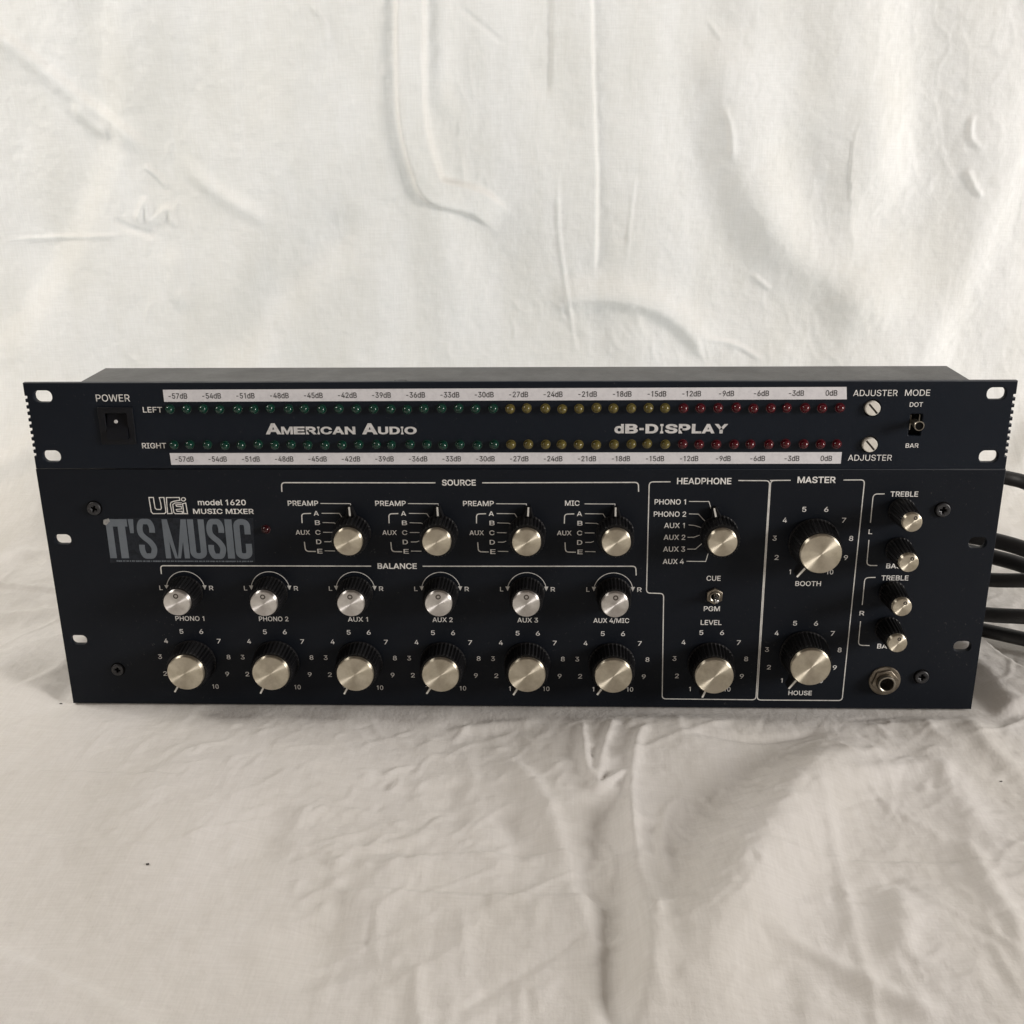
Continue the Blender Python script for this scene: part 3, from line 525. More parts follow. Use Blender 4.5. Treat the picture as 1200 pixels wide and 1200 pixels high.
for P_, a in (([(380, 1004), (500, 1000), (660, 996), (760, 1000), (900, 1003)], .55), ([(880, 1008), (1010, 1008), (1120, 1010), (1230, 1016)], .8), ([(396, 1043), (520, 1046), (640, 1050), (720, 1056)], .9),
              ([(0, 906), (80, 908), (150, 914), (225, 917)], .7), ([(-20, 978), (60, 983), (190, 1003)], .7), ([(700, 1075), (800, 1065), (930, 1060), (1100, 1062)], .5)):
    stepf(P_, 1.3, a, 14, 0.12)
ridge([(800, 860), (865, 866), (940, 862), (960, 855)], 2.4, -1.2, 0.2)
ridge([(980, 845), (1060, 838), (1130, 828)], 2.0, -1.2, 0.2)
ridge([(960, 930), (1060, 900), (1110, 890)], 5, 1.3, 0.3)
# behind, left of the equipment
stepf([(-90, 800), (0, 776), (76, 751), (130, 735), (230, 700)], 3.5, 3.2, 60, 0.05)
ridge([(-60, 726), (0, 721), (70, 712), (160, 705)], 5, 2.2, 0.1, side=11)
ridge([(-60, 693), (0, 691), (75, 690), (160, 692)], 4, 1.5, 0.1)
ridge([(0, 660), (80, 640)], 12, 2.4, 0.3)
ridge([(-40, 590), (40, 580), (120, 560)], 14, 3.0, 0.2)
# behind, right
stepf([(1090, 715), (1150, 752), (1200, 789), (1260, 828)], 3.5, 4.0, 70, 0.06)
ridge([(1180, 600), (1195, 560), (1215, 520)], 10, 4.0, 0.3)
# small creases, dense just in front of the equipment
def scatter(n_, px0, px1, py0, py1, a0, a1, l0, l1, w0, w1, h0, h1, f=fl):
    for _ in range(n_):
        px, py = rng.uniform(px0, px1), rng.uniform(py0, py1); a = math.radians(rng.uniform(a0, a1)); L_ = rng.uniform(l0, l1)
        bend = rng.uniform(-.25, .25) * L_
        p = [(px - math.cos(a) * L_ / 2, py + math.sin(a) * L_ / 2), (px + math.sin(a) * bend, py + math.cos(a) * bend), (px + math.cos(a) * L_ / 2, py - math.sin(a) * L_ / 2)]
        ridge(p, rng.uniform(w0, w1), rng.uniform(h0, h1) * rng.choice([1, 1, -0.7]), 0.4, f=f)
scatter(150, 110, 640, 836, 1000, 5, 50, 16, 75, 1.0, 2.3, .18, .50)
scatter(40, 330, 480, 900, 1080, 15, 55, 18, 60, 1.3, 2.8, .25, .7)
scatter(80, 600, 1140, 838, 980, -40, 110, 18, 70, 1.0, 2.4, .18, .5)
scatter(90, 880, 1200, 880, 1200, -80, 30, 25, 120, 1.2, 3.0, .18, .5)
scatter(80, 380, 880, 1000, 1200, 15, 115, 25, 120, 1.2, 3.0, .15, .45)
scatter(16, 0, 330, 900, 1200, -20, 30, 40, 120, 1.6, 4.0, .12, .3)
# --- folds on the hanging part
ridge([(482, -120), (482, 0), (483, 100), (487, 150), (500, 200), (512, 222), (545, 232), (565, 240), (592, 262)], 2.6, 4.2, 0.10, f=wl, flat=8.5)
ridge([(516, -60), (518, 60), (520, 120), (560, 150)], 10, 2.0, 0.3, f=wl)
stepf([(693, -120), (694, 0), (696, 100), (700, 220), (698, 330)], 1.6, 2.2, 26, 0.1, f=wl)
stepf([(646, -100), (646, 0), (646, 70), (643, 130)], 3.0, -1.8, 22, 0.2, f=wl)
ridge([(655, 190), (654, 260), (664, 340), (676, 420)], 1.6, 0.9, 0.2, f=wl)
ridge([(745, 195), (738, 260), (734, 310)], 1.5, .7, 0.3, f=wl)
ridge([(530, 0), (560, 25), (596, 55)], 2.0, -0.8, 0.3, f=wl)
ridge([(-30, 20), (0, 40), (50, 80), (95, 118), (140, 150), (178, 182)], 4.5, 3.2, 0.15, side=8, f=wl)
ridge([(78, 118), (100, 140), (128, 163)], 5, 2.6, 0.3, f=wl)
ridge([(165, 192), (182, 205), (196, 222)], 2.0, 1.4, 0.25, f=wl)
ridge([(158, 262), (170, 235), (176, 258), (196, 244), (204, 268)], 3.0, 1.6, 0.1, f=wl)
ridge([(130, 255), (150, 266), (182, 276)], 3.0, -1.4, 0.2, f=wl)
ridge([(205, 175), (240, 215), (290, 245), (330, 262)], 6, 2.0, 0.3, f=wl)
ridge([(0, 282), (70, 278), (150, 275)], 1.6, 1.0, 0.2, f=wl)
ridge([(200, 285), (208, 340), (225, 365)], 8, 2.2, 0.3, f=wl)
ridge([(845, 20), (856, 140), (880, 230), (940, 300), (990, 330), (1008, 400)], 30, 7.0, 0.15, side=22, f=wl)
ridge([(925, 120), (960, 260), (1005, 300), (1040, 200)], 26, -4.5, 0.2, f=wl)
ridge([(640, 358), (700, 348), (760, 356), (800, 380), (835, 425)], 14, 4.5, 0.2, side=7, f=wl)
ridge([(845, 120), (855, 150), (856, 190)], 2.4, 1.2, 0.25, f=wl)
ridge([(1140, 130), (1136, 160), (1150, 175)], 2.2, 1.3, 0.25, f=wl)
ridge([(1130, 195), (1140, 220), (1150, 232)], 2.4, 1.5, 0.25, f=wl)
ridge([(830, 20), (850, 50)], 1.6, .8, 0.3, f=wl)
ridge([(880, 320), (905, 340)], 2.0, 1.0, 0.3, f=wl); ridge([(815, 394), (860, 402), (900, 425)], 2.0, 1.1, 0.3, f=wl)
ridge([(360, 0), (382, 25), (384, 60)], 2.0, .9, 0.3, f=wl)
stepf([(1225, 130), (1180, 240), (1130, 340), (1085, 440), (1060, 500)], 16, 4.0, 70, 0.15, f=wl)
stepf([(125, -60), (126, 60), (125, 170), (95, 260), (40, 360), (-10, 430)], 15, -5.0, 60, 0.15, f=wl)
ridge([(430, 240), (360, 300), (310, 360), (250, 440)], 20, -4.5, 0.2, f=wl)
scatter(26, 140, 240, 170, 420, 60, 130, 14, 50, 1.2, 2.6, .2, .6, f=wl)
scatter(24, 480, 900, 340, 440, 95, 150, 14, 60, 1.2, 2.6, .2, .6, f=wl)
scatter(40, 0, 1200, 0, 440, 65, 115, 25, 110, 1.2, 3.0, .08, .28, f=wl)

H *= 1.62 * floorm + 1.75 * wallm
H -= under * H                                            # pressed flat under the equipment
H += floorm * -0.0
bx = np.where(SS <= Y1, SS, np.where(SS < Y1 + S_ARC, Y1 + RAD * np.sin(np.clip((SS - Y1) / RAD, 0, math.pi / 2)), Y1 + RAD))
ang = np.clip((SS - Y1) / RAD, 0, math.pi / 2)
bz = np.where(SS <= Y1, 0, np.where(SS < Y1 + S_ARC, RAD * (1 - np.cos(ang)), RAD + SS - Y1 - S_ARC))
VX = XX; VY = bx - np.sin(ang) * H; VZ = bz + np.cos(ang) * H - 0.6
ns, nx = XX.shape
co = np.stack([VX, VY, VZ], -1).reshape(-1, 3) * MM
idx = np.arange(ns * nx).reshape(ns, nx)
quads = np.stack([idx[:-1, :-1], idx[:-1, 1:], idx[1:, 1:], idx[1:, :-1]], -1).reshape(-1, 4)
me = bpy.data.meshes.new("cotton_sheet")
me.vertices.add(len(co)); me.vertices.foreach_set('co', co.ravel())
me.loops.add(quads.size); me.loops.foreach_set('vertex_index', quads.ravel().astype(np.int32))
me.polygons.add(len(quads)); me.polygons.foreach_set('loop_start', np.arange(0, quads.size, 4, dtype=np.int32))
try: me.polygons.foreach_set('loop_total', np.full(len(quads), 4, dtype=np.int32))
except Exception: pass
me.update(calc_edges=True)
uvl = me.uv_layers.new(name="sheet"); uvv = np.stack([XX.ravel(), SS.ravel()], -1) * MM
uvl.data.foreach_set('uv', uvv[quads.ravel()].ravel())
me.polygons.foreach_set('use_smooth', np.ones(len(quads), dtype=bool)); me.materials.append(M['cloth'])
sheet = link("cotton_sheet", me)
sheet['label'] = "creased off-white cotton sheet hanging behind and spread under the rack units"; sheet['category'] = "sheet"
def lint(px, py, wall, pts, r):
    if wall:
        x, z = pt(px, py, Y1 + RAD - 5); base = (x, Y1 + RAD - 5.5, z)
        P_ = [(base[0] + a, base[1], base[2] + c) for a, c in pts]
    else:
        x, y = fl(px, py, 1.0); j = np.searchsorted(GX, x); i = np.searchsorted(GS, y); P_ = [(x + a, y + c, VZ[i, j] + r) for a, c in pts]
    m_ = MB(); m_.tube(P_, r, 6); return m_
for px, py, wall, pts, r in ((174, 1021, 0, [(-.6, 0), (.6, .3)], .38), (1174, 910, 0, [(-.6, 0), (.6, .2)], .3), (71, 822, 0, [(-.7, 0), (.7, .1)], .28)):
    link("lint_speck", lint(px, py, wall, pts, r).mesh("lint_speck", M['lint']), sheet)

# ================================================================== level meter (upper unit)
LM = thing("level_meter", "one-unit rack level meter with two rows of coloured lights, lying on top of the mixer", "level meter", (0, 0, 133.9))
def Lk(name, me, parent=LM, loc=(0, 0, 0), rot=(0, 0, 0), label=None):      # parts are given in world mm
    base = (0, 0, 133.9) if parent is LM else (0, 0, 0)
    return link(name, me, parent, tuple(a - b_ for a, b_ in zip(loc, base)), rot, label)
TH = 3.2                                                     # panel thickness
xl0, xl1, zt, zb = -241.8, 241.1, 177.75, 133.75
out = [(xl0, zb)]
notch = [(141.0 + 3.27 * i) for i in range(10)]
out = [(xl0, zb), (xl1, zb)]
for z in notch: out += [(xl1, z - 0.85), (xl1 - 1.2, z - 0.7), (xl1 - 1.2, z + 0.7), (xl1, z + 0.85)]
out += [(xl1, zt), (xl0, zt)]
for z in reversed(notch): out += [(xl0, z + 0.85), (xl0 + 1.2, z + 0.7), (xl0 + 1.2, z - 0.7), (xl0, z - 0.85)]
def slot(cx, cz, w=9.2, hgt=6.1): return rrect(cx - w / 2, cx + w / 2, cz - hgt / 2, cz + hgt / 2, hgt / 2 - .3)
holes = [slot(-232.7, 170.9), slot(-232.8, 140.2), slot(231.8, 171.5), slot(232.1, 140.1)]
TR = [(173.4, 164.5), (173.8, 146.2)]
for c in TR: holes.append(circle(c[0], c[1], 4.3))
holes.append(rrect(191.9, 198.0, 150.6, 161.6, 0.8))          # mode switch slot
holes.append(rrect(-204.6, -189.6, 148.0, 164.3, 0.5))        # rocker opening
Lk("front_panel", plate("front_panel", out, holes, 0, TH, M['panel_display'], 0.35))
mb = MB(); mb.box(-216.6, 221.5, 0.05, 38.0, 134.1, 176.6)
ch = Lk("chassis", mb.mesh("chassis", M['chassis']))
bv = ch.modifiers.new("bevel", 'BEVEL'); bv.width = 0.0008; bv.segments = 3; bv.limit_method = 'ANGLE'
mb = MB(); mb.lathe([(3.2, 176.6), (3.0, 177.2), (0.1, 177.4)], 20, (-56, 4.6)); Lk("lid_screw", mb.mesh("lid_screw", M['screw_black'], 40))
# rocker switch, turned slightly in at the top
mb = MB()
o_, i_ = rrect(-204.4, -189.8, 148.2, 164.1, .5), rrect(-202.6, -191.6, 149.6, 162.6, .5)
Lk("power_switch", plate("switch_bezel", rrect(-206.0, -188.4, 146.6, 165.6, .6), [i_], 3.21, 4.1, M['switch'], 0.2))
ps = [o for o in LM.children if o.name == "power_switch"][0]
mb = MB(); mb.prism(rrect(-202.4, -191.8, 149.8, 162.4, .5), 0.3, 1.2)
me = MB()
me.add([(-202.4, 162.3, 1.6), (-191.8, 162.3, 1.6), (-191.8, 156.0, 3.3), (-202.4, 156.0, 3.3), (-191.8, 149.8, 6.4), (-202.4, 149.8, 6.4),
        (-202.4, 162.3, .1), (-191.8, 162.3, .1), (-191.8, 149.8, .1), (-202.4, 149.8, .1)],
       [(0, 3, 2, 1), (3, 5, 4, 2), (0, 1, 7, 6), (5, 9, 8, 4), (0, 6, 9, 5, 3), (1, 2, 4, 8, 7)])
link("rocker", me.mesh("rocker", M['switch'], None, True), ps)
mb = MB(); mb.lathe([(0.95, 2.2), (0.95, 2.9), (0.8, 3.0)], 20, (-197.9, 158.0), cap1=True); link("switch_mark", mb.mesh("switch_mark", M['logo'], None, True), ps)
# scale strips with their figures
def strip(corners, row, first, last, cap):
    m_ = MB(); c = [pt(*p) for p in corners]                 # TL TR BR BL
    m_.prism([c[3], c[2], c[1], c[0]], TH + .02, TH + .22)
    s_ = Lk("scale_strip", m_.mesh("scale_strip", M['strip'], None, True))
    t_ = MB(); a = pt(*first); b_ = pt(*last)
    for k in range(20):
        f_ = k / 19.0; v_ = -57 + 3 * k
        text(t_, ("%ddB" % v_), 0, None, a[1] + (b_[1] - a[1]) * f_, cap, h=TH + .3, bold=0.008, center=a[0] + (b_[0] - a[0]) * f_)
    link("strip_lettering", t_.mesh("strip_lettering", M['strip_ink'], None, True), s_)
strip([(193.4, 455.0), (990.0, 451.6), (990.3, 466.0), (195.0, 469.0)], 0, (211, 462.2), (972.5, 458.6), 2.75)
strip([(201.3, 528.8), (984.6, 527.6), (983.2, 541.0), (203.3, 542.4)], 1, (218.7, 535.7), (966.5, 534.8), 2.75)
# indicator lights
mb = MB(); mb.lathe([(2.45, TH - .1), (2.45, TH + .25), (2.1, TH + .35), (2.05, TH + .3), (2.0, TH + 1.2), (1.86, TH + 1.9), (1.5, TH + 2.5), (0.95, TH + 2.9), (0.4, TH + 3.05), (0.02, TH + 3.1)], 20)
mb.v = [(x, y, z) for x, y, z in mb.v]
led_me = {}
for nm in ('green', 'yellow', 'red'): led_me[nm] = mb.mesh(nm + "_indicator_light", M['led_' + nm], 50, True)
for a, b_ in (((201.6, 477.4), (982.8, 476.2)), ((206.8, 519.2), (979.8, 518.2))):
    p, q = pt(*a), pt(*b_)
    for k in range(40):
        nm = 'green' if k < 20 else ('yellow' if k < 30 else 'red'); f_ = k / 39
        Lk(nm + "_indicator_light", led_me[nm], LM, (p[0] + (q[0] - p[0]) * f_ + rng.normal(0, .10), 0, p[1] + (q[1] - p[1]) * f_ + rng.normal(0, .08)), (rng.normal(0, .05), rng.normal(0, 3), rng.normal(0, .05)))
# lettering
h = TH + .06
mb = MB()
textpx(mb, "POWER", 115.3, 154.8, 464.6, 3.5, h=h, bold=0.0020)
textpx(mb, "LEFT", 170.0, 192.6, 478.3, 2.8, h=h, bold=0.0100); textpx(mb, "RIGHT", 169.0, 197.3, 520.2, 2.8, h=h, bold=0.0100)
textpx(mb, "ADJUSTER", 998, 1049.6, 458.7, 3.0, h=h, bold=0.0010); textpx(mb, "ADJUSTER", 991.8, 1043, 534.2, 3.0, h=h, bold=0.0010)
textpx(mb, "MODE", 1058.3, 1087.5, 458.4, 3.0, h=h, bold=0.0010); textpx(mb, "DOT", 1063.7, 1079, 472.2, 2.2, h=h, bold=0.0050); textpx(mb, "BAR", 1059, 1074, 520.0, 2.2, h=h, bold=0.0050)
Lk("printed_lettering", mb.mesh("printed_lettering", M['ink'], None, True))["kind"] = "stuff"
mb = MB()
def wide_word(name, letters, x_of, ytop, ybot, bold, big={}):
    m_ = MB()
    for i, (chh, a, c) in enumerate(letters):
        yt = big.get(i, ytop); X0, z1 = pt(x_of(a), yt); X1, _ = pt(x_of(c), yt); _, z0 = pt(x_of(a), ybot)
        v, f = glyphs(chh, bold); mn, mx_ = v.min(0), v.max(0)
        m_.add([(X0 + (p[0] - mn[0]) / (mx_[0] - mn[0]) * (X1 - X0), z0 + (p[1] - mn[1]) / (mx_[1] - mn[1]) * (z1 - z0), h + p[2]) for p in v], f)
    o = Lk(name, m_.mesh(name, M['logo'], None, True)); o['kind'] = 'stuff'
def xo1(v): return 305 + v / 6.154
mid = 485 + 56 / 6.154
wide_word("maker_name_lettering", [('A', 45, 157), ('M', 160, 243), ('E', 249, 329), ('R', 337, 414), ('I', 419, 436), ('C', 442, 524), ('A', 526, 612), ('N', 616, 692),
            ('A', 738, 850), ('U', 855, 928), ('D', 937, 1012), ('I', 1019, 1037), ('O', 1044, 1132)], xo1, 485 + 80 / 6.154, 485 + 135 / 6.154, .034, {0: mid, 8: mid})
wide_word("display_name_lettering", [('d', 78, 166), ('B', 178, 297), ('D', 368, 487), ('I', 505, 535), ('S', 550, 667), ('P', 678, 787), ('L', 800, 890), ('A', 893, 1015), ('Y', 1012, 1138)],
           lambda v: 710 + v / 8.0, 485 + 79 / 8, 485 + 167 / 8, .036)
mb = MB(); c_ = [pt(710 + a / 8, 485 + b_ / 8) for a, b_ in ((309, 136), (350, 136), (350, 116), (309, 116))]; mb.prism(c_, h - .03, h); Lk("hyphen_lettering", mb.mesh("hyphen_lettering", M['logo'], None, True))
# trimmers
for c in TR:
    mb = MB(); mb.lathe([(3.55, 0.2), (3.55, 4.4), (3.3, 4.8), (3.2, 4.8)], 32, c)
    a = math.radians(-47); d = (math.cos(a), math.sin(a)); nn = (-d[1], d[0]); g = .42
    half = [p for p in circle(0, 0, 3.2, 64)]
    for sg in (1, -1):
        poly = [(c[0] + p[0], c[1] + p[1]) for p in half if (p[0] * nn[0] + p[1] * nn[1]) * sg > g]
        poly.sort(key=lambda p: math.atan2((p[1] - c[1]) * sg * 1.0 - nn[1] * 1.2, (p[0] - c[0]) * sg - nn[0] * 1.2))
        mb.prism(poly, 4.0, 4.8)
    t = Lk("trim_screw", mb.mesh("trim_screw", M['nylon'], 40, True))
    mb = MB(); mb.lathe([(3.15, 4.1), (0.01, 4.1)], 24, c); link("screw_slot", mb.mesh("screw_slot", M['slot'], None, True), t)
# mode switch: slot well and a bat lever seen end on
mb = MB(); mb.box(191.95, 197.95, 150.7, 161.5, 0.06, 0.3)
ts = Lk("mode_switch", mb.mesh("mode_switch", M['void'], None, True))
mb = MB(); mb.ribbon([(193.0, 153.2), (193.0, 160.6)], .35, 1.2, th=1.0); mb.ribbon([(197.2, 155.0), (197.2, 160.8)], .35, 1.2, th=1.0)
link("switch_bracket", mb.mesh("switch_bracket", M['steel'], None, True), ts)
mb = MB(); mb.lathe([(1.5, 0.3), (1.7, 2.0), (1.95, 5.5), (2.35, 9.6), (2.45, 10.0), (2.3, 10.25), (1.95, 10.2)], 28); mb.mi = 1; mb.lathe([(1.95, 10.2), (1.9, 9.9), (0.01, 9.85)], 28)
link("switch_lever", mb.mesh("switch_lever", [M['steel'], M['void']], 35, True), ts, (194.5, 0, 157.0), (math.radians(-2), 0, 0))

# ================================================================== mixer (lower unit)
MX = thing("rack_mixer", "wide black rack mixer with rows of silver-capped knobs, standing on the sheet below the meter", "audio mixer", (0, 0, 0))
holes = [slot(-233.6, 95.5, 8.6, 5.6), slot(-233.2, 38.2, 8.6, 5.6), slot(232.5, 95.0, 8.8, 5.9), slot(232.0, 37.4, 8.8, 5.9), circle(193.9, 17.4, 5.0)]
link("front_panel", plate("front_panel", [(-241.6, 0.2), (241.2, 0.6), (241.4, 133.55), (-242.0, 133.45)], holes, 0, TH, M['panel_mixer'], 0.3), MX)
mb = MB(); mb.box(-214, 214, 0.05, 196, 4.5, 131)
ch = link("chassis", mb.mesh("chassis", M['chassis']), MX); bv = ch.modifiers.new("bevel", 'BEVEL'); bv.width = 0.0008; bv.segments = 2
# knobs -----------------------------------------------------------
FR = (math.pi / 2, 0, 0)                                       # knob axis (local z) points out of the panel
def knob_meshes(tag_, rb, rf, hb, rc, hc, nf, capmat, fin=None, ring=None):
    k = MB(); k.lathe([(rb - .6, .2), (rb, .7), (rb, 1.6), (rb - .1, 1.9), (rf + .25, hb - 1.0), (rf, hb - .5), (rf - .5, hb), (rc - .4, hb)], 144, flute=(nf, .75 if rb > 7 else .5, 3, 5))
    if fin == 'base':
        k.prism([(-3.4, rb - 2), (3.4, rb - 2), (1.2, 14.4), (-1.2, 14.4)], .3, 2.9, [(-2.8, rb - 2), (2.8, rb - 2), (.9, 14.2), (-.9, 14.2)])
    if fin == 'front':
        k.prism([(-2.6, rf - 3), (2.6, rf - 3), (1.0, fin_r), (-1.0, fin_r)], hb - 6, hb - .4, [(-2.2, rf - 3), (2.2, rf - 3), (.8, fin_r - .2), (-.8, fin_r - .2)])
    body = k.mesh("control_knob", M['knob'], 32)
    c = MB(); c.lathe([(rc, hb - .3), (rc, hc - .55), (rc - .15, hc - .2), (rc - .5, hc), (rc - .55, hc - .03)], 96)
    nr = 14; c.lathe([((rc - .55) * (1 - i / nr) + .01 * i / nr, hc - .03) for i in range(nr + 1)], 96)
    cap = c.mesh("knob_cap", capmat, 28)
    pm = None
    if fin:
        p = MB()
        if fin == 'base': p.prism([(-.45, 9.6), (.45, 9.6), (.4, 14.3), (-.4, 14.3)], 2.85, 3.1)
        else: p.prism([(-.5, rc + .1), (.5, rc + .1), (.42, fin_r - .1), (-.42, fin_r - .1)], hb - .5, hb - .1)
        pm = p.mesh("pointer_line", M['pointer'])
    rm = None
    if ring:
        p = MB(); p.lathe([(ring[1] - .62, hc - .02), (ring[1] - .6, hc + .05), (ring[1], hc + .05), (ring[1] + .02, hc - .02)], 28, (0, ring[0])); rm = p.mesh("ring_mark", M['slot'])
    return body, cap, pm, rm
fin_r = 14.6
K = {'source': knob_meshes('source', 9.6, 9.0, 12.6, 7.15, 15.2, 30, M['cap_cloth_tint'], fin='base')}
K['level'] = knob_meshes('level', 12.2, 11.0, 12.8, 9.55, 15.2, 36, M['cap_cloth_tint'], fin='front')
K['head'] = knob_meshes('head', 12.2, 11.0, 13.4, 9.75, 16.0, 36, M['cap_cloth_tint'], fin='front')
fin_r = 16.8
K['master'] = knob_meshes('master', 12.8, 11.2, 15.0, 10.05, 17.4, 38, M['cap_cloth_tint'], fin='front')
K['balance'] = knob_meshes('balance', 9.2, 8.2, 13.2, 6.85, 15.6, 30, M['cap_silver'], ring=(4.0, 1.35))
K['tone'] = knob_meshes('tone', 6.7, 5.4, 16.5, 4.72, 19.0, 22, M['cap_cloth_tint'], ring=(2.7, 1.0))
def knob(kind, x, z, phi=0.0, label=None):
    body, cap, pm, rm = K[kind]
    # local y points up; phi turns clockwise as seen from the front
    o = link("control_knob", body, MX, (x, -TH, z), FR, label)
    o.rotation_euler = (math.pi / 2 + rng.normal(0, .008), math.radians(phi + rng.normal(0, 1.5)), rng.normal(0, .008))
    link("knob_cap", cap, o)
    if pm: link("pointer_line", pm, o)
    if rm: link("ring_mark", rm, o)
    return o
CX = [-172.3 + 44.55 * k for k in range(6)]
SX = [-82.9 + 44.5 * k for k in range(4)]
for x in SX: knob('source', x, 100.2, 1 + rng.normal(0, .7))
for i, x in enumerate(CX):
    knob('balance', x, 66.8, [-3, -4, -1, 1, 1, 2][i]); knob('level', x, 26.6, [-150, -152, -151, -147, -150, -146][i])
knob('source', 102.8, 100.2, -16); knob('head', 102.4, 27.2, -156)
knob('master', 150.7, 95.4, -141); knob('master', 150.7, 33.4, -143)
for x, z, p in ((192.7, 112.3, 28), (193.4, 91.6, 28), (192.5, 67.8, 24), (192.4, 47.8, 14)): knob('tone', x, z, p)
# screws
def screw(x, z, r, rot):
    outer = circle(0, 0, r, 36); w_, l_ = .55, r * .48
    cross = [(-w_, w_), (-w_, l_), (w_, l_), (w_, w_), (l_, w_), (l_, -w_), (w_, -w_), (w_, -l_), (-w_, -l_), (-w_, -w_), (-l_, -w_), (-l_, w_)]
    me_ = plate("panel_screw", outer, [cross], TH + .05, TH + 1.5, M['screw_black'], 0.45)
    o = link("panel_screw", me_, MX, (x, 0, z), (0, math.radians(rot), 0))
    k = MB(); k.lathe([(r + .55, TH + .02), (r + .5, TH + .12), (r - .8, TH + .14), (.01, TH + .16)], 36); link("screw_recess", k.mesh("screw_recess", M['void'], None, True), o)
for px, py, r, rt_ in ((113.6, 593, 3.5, 20), (141, 781, 3.3, 10), (1102, 594.6, 3.6, 5), (1077.5, 789.3, 3.6, 2)): x, z = pt(px, py); screw(x, z, r, rt_)
# headphone jack
mb = MB(); jc = (193.9, 17.4)
mb.lathe([(8.3, TH), (8.3, TH + .5), (8.0, TH + .9), (6.0, TH + 1.0)], 48, jc)
jk = link("headphone_jack", mb.mesh("headphone_jack", M['old_nickel'], 40, True), MX)
mb = MB(); hx = [(jc[0] + 7.2 * math.cos(math.radians(60 * i + 12)), jc[1] + 7.2 * math.sin(math.radians(60 * i + 12))) for i in range(6)]
link("hex_nut", plate("hex_nut", hx, [circle(jc[0], jc[1], 4.7)], TH + 1.0, TH + 2.4, M['old_nickel'], 0.35), jk)
mb = MB(); mb.lathe([(4.65, TH), (4.65, TH + 4.6), (4.4, TH + 5.0), (3.9, TH + 5.1), (3.55, TH + 4.8), (3.5, -8)], 40, jc); mb.mi = 1; mb.lathe([(3.5, -8), (.01, -8)], 40, jc)
link("jack_bushing", mb.mesh("jack_bushing", [M['steel'], M['void']], 35, True), jk)
# cue toggle
tc_ = (102.4, 65.7)
hx = [(tc_[0] + 4.5 * math.cos(math.radians(60 * i + 30)), tc_[1] + 4.5 * math.sin(math.radians(60 * i + 30))) for i in range(6)]
ct = link("cue_toggle", plate("cue_toggle", hx, [circle(tc_[0], tc_[1], 2.75, 24)], TH + .02, TH + 1.9, M['old_nickel'], 0.25), MX)
mb = MB(); mb.lathe([(2.7, TH + .05), (2.7, TH + 2.5), (2.4, TH + 2.7), (2.0, TH + 2.4), (1.9, TH + .5)], 24, tc_); mb.mi = 1; mb.lathe([(1.95, TH + .5), (.01, TH + .4)], 24, tc_)
link("toggle_bushing", mb.mesh("toggle_bushing", [M['steel'], M['void']], 35, True), ct)
mb = MB(); mb.lathe([(.9, 0), (1.0, 3), (1.35, 6), (1.35, 6.8), (.9, 7.4), (.02, 7.6)], 20); link("toggle_lever", mb.mesh("toggle_lever", M['chrome'], 40), ct, (tc_[0] + .2, -TH - .5, tc_[1] + 1.6), (math.radians(90 + 16), 0, 0))
# red lamp
x, z = pt(313.6, 617.6); mb = MB(); mb.lathe([(2.4, TH), (2.4, TH + .4), (2.0, TH + .5), (1.95, TH + 1.2), (1.5, TH + 2.0), (.8, TH + 2.5), (.02, TH + 2.7)], 24)
link("power_lamp", mb.mesh("power_lamp", M['lamp_red'], 45, True), MX, (x, 0, z))

# sticker -----------------------------------------------------------
st = MB(); c = [pt(132, 656.5), pt(300.5, 656.5), pt(298.5, 604.6), pt(126.5, 604.6)]; st.prism(c, TH + .02, TH + .10)
sk = link("sticker", st.mesh("sticker", M['sticker'], None, True), MX, label="dark sticker reading IT'S MUSIC, one corner peeled")
mb = MB(); hs = TH + .13
ZT, ZB = pt(215, 606)[1], pt(215, 651.6)[1]
def sx(v): return pt(120 + v / 6.316, 628.5)[0]
def bar(x0, x1, z0, z1, m_=None, hh=None): (m_ or mb).prism([(x0, z0), (x1, z0), (x1, z1), (x0, z1)], (hh or hs) - .02, hh or hs)
bar(sx(57), sx(106), ZB, ZT)
bar(sx(104), sx(214), ZT - 4.0, ZT, hh=hs + .015); bar(sx(141), sx(196), ZB, ZT)
(lambda a, b_: mb.prism([(a + .5, ZT - 7.6), (b_ - .5, ZT - 7.6), (b_, ZT), (a, ZT)], hs - .02, hs))(sx(222), sx(262))
def fatS(x0, x1, t):
    X0, X1 = x0 + t / 2, x1 - t / 2; Hh = ZT - ZB; q = [(1, .68), (1, .84), (.82, .985), (.5, 1), (.18, .985), (0, .84), (.03, .66), (.3, .54), (.7, .42), (.97, .28), (1, .16), (.82, .015), (.5, 0), (.18, .015), (0, .16), (0, .33)]
    t2 = t * .86
    p = [(X0 + a * (X1 - X0), ZB + t2 / 2 + b_ * (Hh - t2)) for a, b_ in q]; mb.ribbon(smooth_poly(p, 4), t, hs, th=.02)
fatS(sx(282), sx(411), 2.95); fatS(sx(792), sx(919), 2.95)
a, b_ = sx(470), sx(647); bar(a, a + 2.7, ZB, ZT); bar(b_ - 2.7, b_, ZB, ZT); md = (a + b_) / 2
mb.prism([(md - 1.5, ZB), (md, ZB), (a + 2.7, ZT), (a, ZT)], hs, hs + .02); mb.prism([(md, ZB), (md + 1.5, ZB), (b_, ZT), (b_ - 2.7, ZT)], hs, hs + .024)
a, b_ = sx(655), sx(777); t = 3.1; mb.ribbon(rounded([(a + t / 2, ZT), (a + t / 2, ZB + t / 2 - .2), (b_ - t / 2, ZB + t / 2 - .2), (b_ - t / 2, ZT)], 3.6, 7), t, hs, th=.02)
bar(sx(929), sx(981), ZB, ZT)
